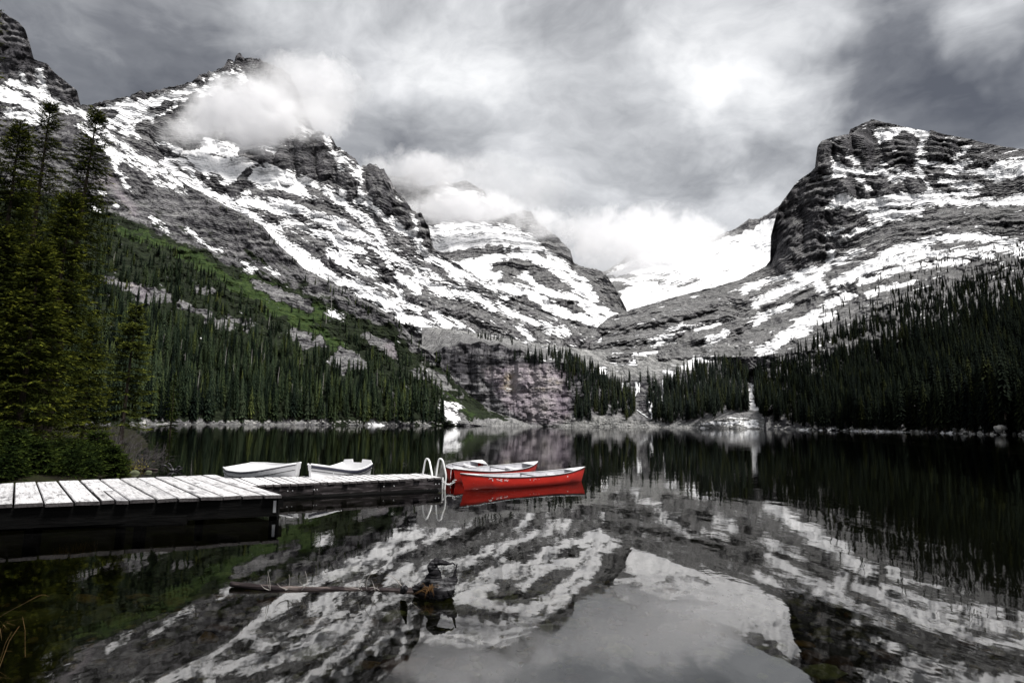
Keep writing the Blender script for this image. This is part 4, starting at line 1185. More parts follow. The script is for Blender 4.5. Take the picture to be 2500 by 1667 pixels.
tag(obj('boulders', mesh_np('boulders', np.concatenate(bv), np.concatenate(bf), [BOULDER], False)), 'pale boulders and scree blocks strewn along the far shore', None, None, 'stuff')

# ------------------------------------------------------------------ waterfalls
def fall_material():
    m, gm = new_mat('white_water')
    pos = gm.new('ShaderNodeNewGeometry').outputs['Position']
    n = gm.noise(pos, 0.8, 4, 0.6)
    finish(gm, principled(gm, gm.ramp(n, [(0.3, (0.55, 0.56, 0.58)), (0.6, (0.85, 0.86, 0.87))]), 0.6, None, 0.3))
    return m


FALL = fall_material()


def waterfall(pts, widths, label):
    r = np.random.default_rng(int(pts[0][0]))
    us_, vs_, ws_ = [], [], []
    for (a, b, w0, w1) in zip(pts[:-1], pts[1:], widths[:-1], widths[1:]):
        for t in np.linspace(0, 1, 9)[:-1]:
            us_.append(a[0] + (b[0] - a[0]) * t); vs_.append(a[1] + (b[1] - a[1]) * t); ws_.append(w0 + (w1 - w0) * t)
    us_ = np.array(us_) + r.normal(0, 0.5, len(us_)); vs_ = np.array(vs_); ws_ = np.array(ws_) * r.uniform(0.5, 1.3, len(ws_))
    V, rows = [], 0
    for u_, v_, w_ in zip(us_, vs_, ws_):
        q, ok = surface('cliff', np.array([u_ - w_, u_, u_ + w_]), np.array([v_, v_, v_]))
        if not ok.all():
            continue
        m_ = q.mean(0)
        q[:, 1] = m_[1] - 1.6
        q[1, 1] -= 0.5
        back = q[::-1].copy(); back[:, 1] += 1.2
        V.append(np.concatenate([q, back])); rows += 1
    V = np.array(V).reshape(-1, 3)
    F = []
    for j in range(rows - 1):
        for i in range(6):
            F.append((j * 6 + i, j * 6 + (i + 1) % 6, (j + 1) * 6 + (i + 1) % 6, (j + 1) * 6 + i))
    o = obj('waterfall', mesh_np('waterfall', V, np.array(F), [FALL]))
    tag(o, label, 'waterfall', 'waterfalls at the head of the lake')


waterfall([(1552, 932), (1556, 950), (1549, 970)], [4, 3.5, 3], 'widest forked waterfall pouring over the dark rock step')
waterfall([(1560, 934), (1561, 962)], [1.5, 1.2], 'thin veil beside the widest forked waterfall')
waterfall([(1533, 935), (1531, 958)], [4, 3], 'pale fan of water at the left end of the falls')
waterfall([(1519, 935), (1520, 950)], [2.5, 1.6], 'short wet streak leftmost of the waterfalls')
waterfall([(1596, 925), (1597, 950)], [2.6, 1.4], 'thin waterfall beside the lone pointed spruce')
waterfall([(1617, 928), (1619, 955), (1615, 975), (1617, 988)], [2, 3, 2, 1.5], 'long bent waterfall rightmost of the row')
waterfall([(1583, 980), (1592, 988), (1586, 1003), (1592, 1012), (1588, 1025)], [2.5, 4, 3.5, 3, 2.2], 'braided lower cascade tumbling to the lake')
waterfall([(1555, 1000), (1568, 1010), (1582, 1020)], [2, 3, 3], 'side cascade slanting in from the left')

# ------------------------------------------------------------------ cloud wrapped round the peaks
def mist_material(name, dens, cell, thr):
    m, gm = new_mat(name)
    oc = gm.new('ShaderNodeTexCoord').outputs['Object']
    pos = gm.new('ShaderNodeNewGeometry').outputs['Position']
    wv = gm.v('ADD', pos, gm.v('SCALE', gm.v('SUBTRACT', gm.noise(pos, 0.7 / cell, 3, 0.55, color=True), (0.5, 0.5, 0.5)), scale=cell * 2.6))
    n = gm.noise(wv, 1.0 / cell, 5, 0.6)
    rr = gm.v('LENGTH', oc)
    fall = gm.m('SUBTRACT', 1.0, gm.m('MULTIPLY', rr, rr))
    d = gm.mapr(gm.m('ADD', gm.m('MULTIPLY', fall, 0.60), gm.m('MULTIPLY', gm.m('SUBTRACT', n, 0.55), 1.7)), thr, thr + 0.55)
    pv_ = gm.new('ShaderNodeVolumePrincipled')
    pv_.inputs['Color'].default_value = (0.97, 0.97, 0.98, 1)
    pv_.inputs['Anisotropy'].default_value = 0.0
    gm.put(pv_.inputs['Density'], gm.m('MULTIPLY', d, dens))
    out = gm.new('ShaderNodeOutputMaterial')
    gm.l.new(pv_.outputs[0], out.inputs['Volume'])
    return m


def mist(u, v, Y, rx, ry, rz, dens, cell, thr, label, tilt=0.0):
    V, F = stone_mesh('m', 5, None, 1.0, 16, 10)
    Vs = []
    for j in range(11):
        ph = math.pi * j / 10
        for i in range(16):
            th = 2 * math.pi * i / 16
            Vs.append((math.sin(ph) * math.cos(th) * 1.03, math.sin(ph) * math.sin(th) * 1.03, math.cos(ph) * 1.03))
    o = obj('cloud', mesh_np('cloud', np.array(Vs), F, [mist_material('cloud_vapour', dens, cell, thr)]))
    o.location = at(u, v, Y); o.scale = (rx, ry, rz); o.rotation_euler = (0, tilt, 0)
    tag(o, label, None, None, 'stuff')
    return o


mist(600, 285, 1640, 230, 120, 130, 0.026, 85, 0.03, 'bright cloud bank across the face of the left mountain')
mist(470, 330, 1560, 130, 90, 60, 0.010, 60, 0.08, 'wisp of cloud below the left ridge')
mist(735, 225, 2010, 240, 100, 170, 0.014, 90, 0.0, 'thin grey cloud hiding the shoulder of the left summit')
mist(775, 290, 1790, 150, 90, 80, 0.014, 65, 0.04, 'trailing cloud at the left mountain shoulder')
mist(1130, 505, 2600, 340, 140, 95, 0.020, 110, 0.0, 'cloud bank lying across the middle peak')
mist(1020, 420, 3050, 420, 150, 150, 0.010, 140, 0.02, 'grey cloud swallowing the top of the middle peak')
mist(1330, 545, 2350, 190, 120, 80, 0.010, 80, 0.04, 'cloud fraying off the shoulder of the middle peak')
mist(1560, 575, 3300, 560, 260, 190, 0.010, 170, 0.0, 'low cloud filling the gap at the valley head')
mist(1720, 600, 2900, 260, 140, 90, 0.005, 120, 0.05, 'thin cloud over the distant snowfield')

mist(1180, 470, 2450, 420, 200, 170, 0.0018, 150, -0.20, 'thin veil of cloud over the middle peak')
mist(1560, 620, 2500, 420, 200, 130, 0.0022, 150, -0.25, 'thin veil of cloud over the pass')
mist(740, 215, 1950, 250, 110, 160, 0.0030, 110, -0.10, 'thin veil of cloud over the left summit')

# ------------------------------------------------------------------ near left bank
def P0(u, v, z=0.0):
    return on(np.array(float(u)), np.array(float(v)), z)


BANK = [P0(u, v)[:2] for u, v in ((-260, 1212), (-120, 1200), (0, 1190), (150, 1182), (262, 1166), (300, 1142), (340, 1108), (368, 1086), (352, 1064), (335, 1052), (300, 1044))]
BANK = [tuple(p) for p in BANK] + [(-180.0, 190.0), (-180.0, BANK[0][1] - 1)]


def bank_z(x, y):
    sh = x.shape
    x = x.ravel(); y = y.ravel()
    d = _segdist(x, y, BANK[:11])
    ins = np.zeros(x.shape, bool)
    q = BANK + [BANK[0]]
    for (x0, y0), (x1, y1) in zip(q[:-1], q[1:]):
        ins ^= ((y0 > y) != (y1 > y)) & (x < (x1 - x0) * (y - y0) / (y1 - y0 + 1e-9) + x0)
    s = np.where(ins, d, -d)
    pts = np.stack([x, y, 0 * x], -1)
    z = np.where(s > 0, 0.32 * (1 - np.exp(-s / 0.8)) + 0.04 * s, 0.35 * s) + 0.10 * fbm(pts / 1.2, 4, 411) - 0.05
    return np.clip(z, -3, 12).reshape(sh)


bx_, by_ = np.meshgrid(np.concatenate([np.linspace(-130, -42, 40), np.linspace(-41, -7, 170)]), np.concatenate([np.linspace(11, 45, 170), np.geomspace(46, 200, 40)]))


def bank_material():
    m, gm = new_mat('mossy_bank')
    pos = gm.new('ShaderNodeNewGeometry').outputs['Position']
    n = gm.noise(pos, 1.8, 7, 0.7)
    c = gm.ramp(n, [(0.3, (0.006, 0.005, 0.004)), (0.5, (0.014, 0.013, 0.007)), (0.62, (0.018, 0.022, 0.007)), (0.8, (0.05, 0.040, 0.02))])
    finish(gm, principled(gm, c, 0.95, bump(gm, n, 0.9, 0.25), 0.1))
    return m


bank = obj('bank', mesh_np('bank', np.stack([bx_, by_, bank_z(bx_, by_)], -1).reshape(-1, 3), grid_faces(*bx_.shape), [bank_material()]))
tag(bank, 'mossy near bank under the tall spruces', None, None, 'structure')
# corner of the bank the photographer stands on
cx_, cy_ = np.meshgrid(np.linspace(-6, 3, 60), np.linspace(-6, 5, 70))
dd = np.hypot((cx_ + 6.0) / 1.0, (cy_ - 1.0) / 2.2)
cz_ = 0.55 - 0.30 * dd + 0.08 * fbm(np.stack([cx_.ravel(), cy_.ravel(), 0 * cx_.ravel()], -1) * 1.6, 4, 415).reshape(cx_.shape)
near = obj('ground', mesh_np('ground', np.stack([cx_, cy_, np.clip(cz_, -0.9, 1)], -1).reshape(-1, 3), grid_faces(*cx_.shape), [bpy.data.materials['mossy_bank']]))
tag(near, 'grassy corner of the near shore', None, None, 'structure')


# ------------------------------------------------------------------ near spruces
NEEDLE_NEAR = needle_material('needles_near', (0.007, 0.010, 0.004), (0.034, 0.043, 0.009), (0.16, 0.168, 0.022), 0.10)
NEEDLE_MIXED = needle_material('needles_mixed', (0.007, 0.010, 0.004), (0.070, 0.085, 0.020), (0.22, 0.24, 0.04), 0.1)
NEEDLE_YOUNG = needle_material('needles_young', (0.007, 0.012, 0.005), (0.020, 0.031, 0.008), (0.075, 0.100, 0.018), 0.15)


def spruce(seed, h, rb, nb, z0=0.05, twigs=14, leaves=7, leafl=0.13, dens=1.0):
    """Crown of a spruce built bough by bough: (verts, faces, tip), plus trunk tube."""
    r = np.random.default_rng(seed)
    t = np.sort(r.uniform(0, 1, nb) ** 0.75)
    zb = h * (z0 + (0.985 - z0) * t)
    az = np.arange(nb) * 2.39996 + r.normal(0, 0.35, nb)
    clump = 0.72 + 0.55 * fbm(np.stack([np.cos(az) * 1.3, np.sin(az) * 1.3, zb * 0.75], -1), 3, seed)
    L = rb * np.clip((1 - t), 0, 1) ** 0.66 * r.uniform(0.7, 1.15, nb) * clump + 0.10 + 0.012 * h * (1 - t) * 0
    low = t < 0.12
    L = np.where(low, L * r.uniform(0.5, 1.0, nb), L)
    droop = np.interp(t, [0, 0.5, 0.85, 1], [0.42, 0.30, 0.05, -0.9])
    V, F, T = [], [], []
    for i in range(nb):
        nt = max(4, int(twigs * (0.35 + L[i] / rb)))
        s = np.linspace(0.12, 1.0, nt) + r.normal(0, 0.02, nt)
        s = np.clip(s, 0.08, 1)
        ca, sa = math.cos(az[i]), math.sin(az[i])
        rad = L[i] * s
        zz = zb[i] - droop[i] * L[i] * s + 0.22 * L[i] * s ** 2.2
        base = np.stack([rad * ca, rad * sa, zz], -1)
        side = np.where(np.arange(nt) % 2 == 0, 1.0, -1.0)
        lat = np.stack([-sa * np.ones(nt), ca * np.ones(nt), np.zeros(nt)], -1)
        fwd = np.array([ca, sa, -droop[i] * 0.6])
        tl = (0.20 + 0.42 * L[i] * (1.05 - s)) * r.uniform(0.6, 1.2, nt)
        tl = np.minimum(tl, 0.75)
        td = lat * (side * r.uniform(0.55, 1.0, nt))[:, None] + fwd * r.uniform(0.5, 1.0, nt)[:, None] + np.array([0, 0, -1]) * r.uniform(0.0, 0.45, nt)[:, None]
        td /= np.linalg.norm(td, axis=1, keepdims=True)
        # the last twig runs straight on
        td[-1] = fwd / np.linalg.norm(fwd)
        nl = leaves
        q = (np.arange(nl) + 0.5)[None, :] / nl + r.normal(0, 0.06, (nt, nl))
        pos = base[:, None, :] + td[:, None, :] * (tl[:, None] * q)[..., None]
        jit = r.normal(0, 1, (nt, nl, 3)); jit[..., 2] = np.abs(jit[..., 2]) * 0.55 - 0.2
        ld = td[:, None, :] + jit * 0.62
        ld /= np.linalg.norm(ld, axis=-1, keepdims=True)
        wv = np.cross(ld, r.normal(0, 1, (nt, nl, 3)))
        wv /= np.linalg.norm(wv, axis=-1, keepdims=True) + 1e-9
        ll = leafl * r.uniform(0.65, 1.25, (nt, nl, 1))
        a = pos - ld * ll * 0.35 - wv * ll * 0.17
        b = pos - ld * ll * 0.35 + wv * ll * 0.17
        c = pos + ld * ll * 0.75
        tri = np.stack([a, b, c], 2).reshape(-1, 3)
        V.append(tri)
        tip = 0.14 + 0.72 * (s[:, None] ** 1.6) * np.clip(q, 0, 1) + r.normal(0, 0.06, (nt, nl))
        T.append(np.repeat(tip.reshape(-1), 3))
        # bough wood
        wz = np.array([[0, 0, zb[i]], [L[i] * 0.9 * ca, L[i] * 0.9 * sa, zb[i] - droop[i] * L[i] * 0.9 + 0.22 * L[i] * 0.8]])
        o_ = np.array([-sa, ca, 0]) * (0.006 + 0.008 * L[i])
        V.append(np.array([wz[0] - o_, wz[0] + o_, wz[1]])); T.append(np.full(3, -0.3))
    V = np.concatenate(V); T = np.concatenate(T)
    F = np.arange(len(V)).reshape(-1, 3)
    tv, tf = [], []
    ns = 12
    for j in range(ns):
        q = j / (ns - 1)
        rr = (0.009 * h + 0.05) * (1 - q) ** 0.9 + 0.012
        for i in range(8):
            tv.append((rr * math.cos(i * .7854), rr * math.sin(i * .7854), -0.6 + (h + 0.5) * q))
        if j:
            for i in range(8):
                tf.append(((j - 1) * 8 + i, (j - 1) * 8 + (i + 1) % 8, j * 8 + (i + 1) % 8, j * 8 + i))
    return V, F, T, np.array(tv), np.array(tf)


BARK_NEAR = bark_material('spruce_bark', (0.015, 0.012, 0.010), (0.07, 0.055, 0.045), 9)


def plant_spruce(u, v, Y, rb, nb, seed, label, mat=None, z0=0.05, twigs=14, leaves=7, leafl=0.13, name='spruce_tree', cat='tree', lean=0.0, group=None):
    tip = at(np.array(float(u)), np.array(float(v)), np.array(float(Y)))
    zg = float(bank_z(np.array([tip[0]]), np.array([tip[1]]))[0])
    h = tip[2] - zg
    V, F, T, tv, tf = spruce(seed, h, rb, nb, z0, twigs, leaves, leafl)
    root = bpy.data.objects.new(name, None); col.objects.link(root)
    root.location = (tip[0] - lean * h, tip[1], zg)
    root.rotation_euler = (0, math.atan(lean), 0)
    tag(root, label, cat, group)
    obj('trunk', mesh_np('trunk', tv, tf, [BARK_NEAR]), root)
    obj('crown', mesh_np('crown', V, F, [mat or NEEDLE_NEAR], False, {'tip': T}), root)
    return root


GT = 'tall spruces on the near left bank'
plant_spruce(240, 262, 27, 2.9, 330, 1, 'tall spruce with the bare pointed tip standing nearest the lake', lean=0.045, group=GT, twigs=18)
plant_spruce(126, 240, 31, 3.3, 340, 2, 'tall dense spruce second in from the lake', lean=0.01, group=GT, twigs=18)
plant_spruce(52, 292, 25, 2.9, 330, 3, 'dark full spruce between the dock and the tallest tree', lean=0.0, group=GT, twigs=18)
plant_spruce(-28, -30, 30, 3.5, 330, 4, 'tallest spruce, its trunk cut off by the picture edge', group=GT, twigs=18)
plant_spruce(178, 470, 22.5, 2.2, 270, 5, 'shorter bright green spruce low in front of the tall ones', lean=0.03, group=GT, twigs=18)
plant_spruce(10, 560, 20, 2.2, 240, 6, 'shorter dark spruce by the bank edge near the dock', group=GT, twigs=18)
plant_spruce(100, 600, 20.5, 2.2, 240, 7, 'middling spruce over the grass tuft behind the dock', group=GT, twigs=18)
plant_spruce(228, 800, 30, 1.7, 180, 8, 'short spruce half hidden behind the pointed one', group=GT)
plant_spruce(334, 745, 40, 2.5, 120, 9, 'slim young spruce standing alone at the water edge', NEEDLE_MIXED, lean=0.02, z0=0.14, leafl=0.18, twigs=20)
plant_spruce(428, 915, 95, 1.6, 100, 10, 'small bright green spruce on the far side of the inlet', mat=NEEDLE_YOUNG, leafl=0.25, twigs=8)
GB = 'young firs crowding the near bank'
plant_spruce(238, 1062, 21.5, 1.05, 110, 21, 'bright green young fir leaning over the water', NEEDLE_YOUNG, 0.02, 14, 7, 0.10, 'fir_sapling', 'shrub', group=GB)
plant_spruce(272, 1098, 20.8, 0.8, 80, 22, 'low green fir sapling at the outer end of the bank', NEEDLE_YOUNG, 0.02, 14, 7, 0.10, 'fir_sapling', 'shrub', group=GB)
plant_spruce(190, 1085, 20.5, 0.9, 90, 23, 'dark fir sapling behind the third dock plank gap', NEEDLE_YOUNG, 0.02, 14, 7, 0.10, 'fir_sapling', 'shrub', group=GB)
plant_spruce(40, 1050, 18.6, 1.0, 100, 24, 'bushy fir sapling beside the dock at the picture edge', NEEDLE_YOUNG, 0.02, 14, 7, 0.10, 'fir_sapling', 'shrub', group=GB)
plant_spruce(95, 1085, 18.2, 0.8, 90, 25, 'squat fir sapling over the dry grass by the dock', NEEDLE_YOUNG, 0.02, 14, 7, 0.10, 'fir_sapling', 'shrub', group=GB)
plant_spruce(-25, 1040, 18.5, 1.1, 100, 26, 'fir sapling partly outside the picture', NEEDLE_YOUNG, 0.02, 14, 7, 0.10, 'fir_sapling', 'shrub', group=GB)


# low boughs and seedlings matting the bank edge behind the dock
uv_, uf_, ut_, off = [], [], [], 0
ru = np.random.default_rng(66)
for k in range(60):
    u_ = ru.uniform(-230, 290); Yk = ru.uniform(0.0, 1.0)
    q = P0(u_, lin(u_, [(-260, 1208), (0, 1187), (150, 1178), (262, 1163), (300, 1148)]), 0.0)
    q = q * (0.985 + 0.15 * Yk) + np.array([0, 0.1, 0])
    h_ = ru.uniform(0.45, 1.0)
    V, F, T, _, _ = spruce(900 + k, h_, h_ * 0.75, 26, 0.0, 9, 6, 0.09)
    zg = float(bank_z(np.array([q[0]]), np.array([q[1]]))[0])
    uv_.append(V + [q[0], q[1], zg - 0.05]); uf_.append(F + off); ut_.append(T - 0.08); off += len(V)
tag(obj('undergrowth', mesh_np('undergrowth', np.concatenate(uv_), np.concatenate(uf_), [NEEDLE_YOUNG], False, {'tip': np.concatenate(ut_)})), 'low evergreen undergrowth along the near bank behind the dock', None, None, 'stuff')


# ------------------------------------------------------------------ tubes and loops
def tube(points, radius, n=8, cap=True, rng_=None, rough=0.0):
    pts = np.asarray(points, float)
    m = len(pts)
    rad = np.broadcast_to(np.asarray(radius, float), (m,))
    tan = np.gradient(pts, axis=0); tan /= np.linalg.norm(tan, axis=1, keepdims=True) + 1e-9
    ref = np.array([0, 0, 1.0]) if abs(tan[0, 2]) < 0.9 else np.array([1.0, 0, 0])
    V = []
    nrm = np.cross(tan[0], ref); nrm /= np.linalg.norm(nrm)
    for i in range(m):
        nrm = nrm - tan[i] * (nrm @ tan[i]); nrm /= np.linalg.norm(nrm) + 1e-9
        bi = np.cross(tan[i], nrm)
        for k in range(n):
            a = 2 * math.pi * k / n
            rr = rad[i] * (1 + (rng_.normal(0, rough) if rng_ is not None else 0))
            V.append(pts[i] + rr * (math.cos(a) * nrm + math.sin(a) * bi))
    F = [(i * n + k, i * n + (k + 1) % n, (i + 1) * n + (k + 1) % n, (i + 1) * n + k) for i in range(m - 1) for k in range(n)]
    if cap:
        V.append(pts[0]); V.append(pts[-1])
        a, b = len(V) - 2, len(V) - 1
        F += [(a, (k + 1) % n, k, k) for k in range(n)] + [(b, (m - 1) * n + k, (m - 1) * n + (k + 1) % n, (m - 1) * n + (k + 1) % n) for k in range(n)]
    return np.array(V), F


def poly_mesh(name, parts, mats, smooth=True):
    """Join (V, F) pieces; degenerate quads become triangles."""
    V, F, off = [], [], 0
    for v, f in parts:
        V += [tuple(p) for p in v]
        for q in f:
            q = [int(i) + off for i in q]
            q2 = []
            for i in q:
                if i not in q2:
                    q2.append(i)
            F.append(q2)
        off += len(v)
    me = bpy.data.meshes.new(name)
    me.from_pydata(V, [], F)
    for m in mats:
        me.materials.append(m)
    if smooth:
        me.polygons.foreach_set('use_smooth', np.ones(len(me.polygons), bool))
    me.update()
    return me


def smooth_path(ctrl, n=12):
    c = np.asarray(ctrl, float)
    out = []
    for i in range(len(c) - 1):
        p0, p1, p2, p3 = c[max(i - 1, 0)], c[i], c[i + 1], c[min(i + 2, len(c) - 1)]
        for t in np.linspace(0, 1, n, endpoint=False):
            out.append(0.5 * ((2 * p1) + (p2 - p0) * t + (2 * p0 - 5 * p1 + 4 * p2 - p3) * t * t + (3 * p1 - p0 - 3 * p2 + p3) * t ** 3))
    out.append(c[-1])
    return np.array(out)


def box_between(a, b, w, h, up=(0, 0, 1)):
    """Beam from a to b, w across, h high."""
    a, b = np.asarray(a, float), np.asarray(b, float)
    d = (b - a) / np.linalg.norm(b - a)
    s = np.cross(d, up); s /= np.linalg.norm(s)
    u_ = np.cross(s, d)
    V = []
    for p in (a, b):
        for i, j in ((-1, -1), (1, -1), (1, 1), (-1, 1)):
            V.append(p + s * w / 2 * i + u_ * h / 2 * j)
    F = [(0, 1, 2, 3), (4, 7, 6, 5), (0, 4, 5, 1), (1, 5, 6, 2), (2, 6, 7, 3), (3, 7, 4, 0)]
    return np.array(V), F


# ------------------------------------------------------------------ dock
def plank_material(name, light, stain):
    m, gm = new_mat(name)
    tcn = gm.new('ShaderNodeTexCoord')
    oi = gm.new('ShaderNodeObjectInfo')
    pos = gm.v('ADD', tcn.outputs['Object'], gm.v('SCALE', (13.1, 7.7, 3.3), scale=gm.m('MULTIPLY', oi.outputs['Random'], 9.0)))
    mp = gm.new('ShaderNodeMapping'); gm.put(mp.inputs[0], pos); mp.inputs['Scale'].default_value = (14, 1.1, 6)
    grain = gm.noise(mp.outputs[0], 1.6, 7, 0.72, 0.35)
    mp2 = gm.new('ShaderNodeMapping'); gm.put(mp2.inputs[0], pos); mp2.inputs['Scale'].default_value = (3.4, 0.9, 2)
    wear = gm.noise(mp2.outputs[0], 1.3, 6, 0.7, 0.2)
    wet = gm.noise(pos, 0.75, 3, 0.5)
    c = gm.ramp(grain, [(0.30, (0.035, 0.033, 0.034)), (0.43, (light * 0.62, light * 0.61, light * 0.62)), (0.6, (light, light * 0.99, light)), (0.8, (light * 1.18, light * 1.17, light * 1.18))])
    c = gm.mix(gm.mapr(wear, 0.55, 0.68, 0.0, stain), c, (0.06, 0.058, 0.062))
    c = gm.mix(gm.mapr(wet, 0.56, 0.70, 0.0, 0.6 * stain), c, gm.v('MULTIPLY', c, (0.35, 0.35, 0.38)))
    # shade of the ends, sides and undersides painted in by face direction
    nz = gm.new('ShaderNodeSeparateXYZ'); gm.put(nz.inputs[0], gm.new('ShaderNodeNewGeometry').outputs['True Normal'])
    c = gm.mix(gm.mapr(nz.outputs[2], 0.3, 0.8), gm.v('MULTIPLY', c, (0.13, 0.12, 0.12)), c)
    vr = gm.m('ADD', 0.8, gm.m('MULTIPLY', oi.outputs['Random'], 0.32))
    finish(gm, principled(gm, gm.v('SCALE', c, scale=vr), 0.75, bump(gm, gm.m('ADD', grain, wear), 0.8, 0.02), 0.25))
    return m


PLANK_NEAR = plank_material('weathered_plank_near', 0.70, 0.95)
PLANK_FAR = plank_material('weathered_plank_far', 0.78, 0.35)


def timber_material(name, a, b, c_):
    m, gm = new_mat(name)
    pos = gm.new('ShaderNodeNewGeometry').outputs['Position']
    mp = gm.new('ShaderNodeMapping'); gm.put(mp.inputs[0], pos); mp.inputs['Scale'].default_value = (1.2, 1.2, 11)
    n = gm.noise(mp.outputs[0], 1.5, 7, 0.72, 0.6)
    finish(gm, principled(gm, gm.ramp(n, [(0.35, a), (0.52, b), (0.72, c_)]), 0.75, bump(gm, n, 0.8, 0.03), 0.06))
    return m


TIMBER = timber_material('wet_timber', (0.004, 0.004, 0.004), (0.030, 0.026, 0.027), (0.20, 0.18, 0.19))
TIMBER_DARK = timber_material('black_timber', (0.001, 0.001, 0.001), (0.0025, 0.0025, 0.0025), (0.008, 0.0075, 0.0075))  # near-black colour carries the shade under the docks; the cleat shares it
STEEL = None


def plain(name, color, rough=0.4, spec=0.5, metal=0.0, var=0.0, sc=8.0):
    m, gm = new_mat(name)
    c = color
    if var:
        pos = gm.new('ShaderNodeTexCoord').outputs['Object']
        n = gm.noise(pos, sc, 5, 0.65)
        c = gm.ramp(n, [(0.3, tuple(x * (1 - var) for x in color)), (0.7, tuple(min(1, x * (1 + var * 0.5)) for x in color))])
    finish(gm, principled(gm, c, rough, None, spec, metal))
    return m


BOLT = plain('galvanised_bolt', (0.45, 0.45, 0.46), 0.4, 0.5, 0.7)


def plank(parent, f0, f1, b0, b1, thick, mat, seed, gap=0.012, over=0.0):
    """One board with worn edges from its four top corners."""
    r = np.random.default_rng(seed)
    f0, f1, b0, b1 = [np.array(p, float) for p in (f0, f1, b0, b1)]
    wf = np.linalg.norm(f1 - f0); wb = np.linalg.norm(b1 - b0)
    L = np.linalg.norm(b0 - f0)
    o_f = over + r.uniform(-0.05, 0.04); o_b = r.uniform(-0.03, 0.03)
    n = 7
    org = (f0 + f1 + b0 + b1) / 4
    ydir = ((b0 + b1) - (f0 + f1)); ydir /= np.linalg.norm(ydir)
    lift = r.uniform(-0.006, 0.008); tw = r.uniform(-0.006, 0.006)
    prof = [(-1, -1), (-1, -0.25), (-0.93, 0.0), (0.93, 0.0), (1, -0.25), (1, -1)]      # across, height in thicknesses
    V = []
    wob = np.cumsum(r.normal(0, 0.004, (n, 2)), 0)
    for j in range(n):
        t = j / (n - 1)
        l = f0 * (1 - t) + b0 * t; rr = f1 * (1 - t) + b1 * t
        cc = (l + rr) / 2; hw = (rr - l) / 2
        hl = np.linalg.norm(hw)
        k = (hl - gap / 2) / hl
        ext = ydir * (-(o_f) if j == 0 else (o_b if j == n - 1 else 0))
        for a, hgt in prof:
            p = cc + hw * k * a + ext
            p = p + np.array([0, 0, hgt * thick + lift + tw * a])
            p[:2] += (hw / hl)[:2] * (wob[j, 0] if a < 0 else wob[j, 1]) * 0.6
            V.append(p - org)
    m_ = len(prof)
    F = [(j * m_ + i, j * m_ + i + 1, (j + 1) * m_ + i + 1, (j + 1) * m_ + i) for j in range(n - 1) for i in range(m_ - 1)]
    F += [(j * m_ + m_ - 1, j * m_, (j + 1) * m_, (j + 1) * m_ + m_ - 1) for j in range(n - 1)]
    F += [tuple(range(m_)), tuple(range((n - 1) * m_, n * m_))[::-1]]
    ang = math.atan2(ydir[1], ydir[0]) - math.pi / 2
    V = np.array(V); ca, sa = math.cos(-ang), math.sin(-ang)
    V[:, :2] = V[:, :2] @ np.array([[ca, sa], [-sa, ca]])
    me = poly_mesh('plank', [(V, [q[::-1] for q in F])], [mat], False)
    o = obj('plank', me, parent)
    o.location = org; o.rotation_euler = (0, 0, ang)
    return o


ZN, ZF = 0.45, 0.35
dock = bpy.data.objects.new('dock', None); col.objects.link(dock)
tag(dock, 'wide weathered plank dock reaching out from the left bank', 'dock')


def nf(u): return P0(u, 1231 - u * 0.0363, ZN)
def nb_(u): return P0(u, 1180 - u * 0.0417, ZN)


JN = [(-342, -234), (-267, -180), (-192, -126), (-117, -72), (-42, -18), (33, 36), (108, 89), (182, 141), (247, 195), (315, 243), (381, 293), (434, 335), (488, 378), (545, 420), (592, 455), (643, 494), (688, 528)]
for i, ((fa, ba), (fb_, bb)) in enumerate(zip(JN[:-1], JN[1:])):
    if fa == 247:
        mfa, mfb = (nf(fa) * 0.62 + nb_(ba) * 0.38), (nf(fb_) * 0.62 + nb_(bb) * 0.38)
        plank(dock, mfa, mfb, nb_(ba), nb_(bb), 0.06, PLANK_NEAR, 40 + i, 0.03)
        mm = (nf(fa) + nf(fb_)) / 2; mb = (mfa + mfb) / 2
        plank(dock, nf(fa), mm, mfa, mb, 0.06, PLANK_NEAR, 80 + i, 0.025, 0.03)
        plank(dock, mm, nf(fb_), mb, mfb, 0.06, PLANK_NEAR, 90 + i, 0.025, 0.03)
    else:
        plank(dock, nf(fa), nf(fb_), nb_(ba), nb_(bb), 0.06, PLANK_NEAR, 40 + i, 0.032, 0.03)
inn = np.array([0, 0.22, 0])
obj('beam', poly_mesh('beam', [box_between(nf(-330) + inn * .6 - [0, 0, .235], nf(674) + inn * .6 - [0, 0, .235], 0.14, 0.34)], [TIMBER_DARK], False), dock)  # made deep so its dark face fills the shaded gap under the boards
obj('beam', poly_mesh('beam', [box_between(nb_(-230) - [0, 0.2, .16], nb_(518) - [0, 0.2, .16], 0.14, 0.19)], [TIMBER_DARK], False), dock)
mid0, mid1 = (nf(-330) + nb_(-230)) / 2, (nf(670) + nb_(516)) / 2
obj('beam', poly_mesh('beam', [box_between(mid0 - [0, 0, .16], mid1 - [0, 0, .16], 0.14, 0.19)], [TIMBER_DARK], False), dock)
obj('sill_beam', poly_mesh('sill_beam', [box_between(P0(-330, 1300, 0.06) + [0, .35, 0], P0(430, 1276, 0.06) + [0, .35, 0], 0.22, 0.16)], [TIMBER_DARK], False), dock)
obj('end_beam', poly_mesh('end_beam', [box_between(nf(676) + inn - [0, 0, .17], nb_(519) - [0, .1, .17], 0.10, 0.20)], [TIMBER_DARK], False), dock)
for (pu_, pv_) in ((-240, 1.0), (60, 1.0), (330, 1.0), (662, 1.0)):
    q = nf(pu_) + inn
    obj('post', poly_mesh('post', [box_between(q - [0, 0, 1.6], q - [0, 0, .06], 0.14, 0.14, (0, 1, 0))], [TIMBER_DARK], False), dock)
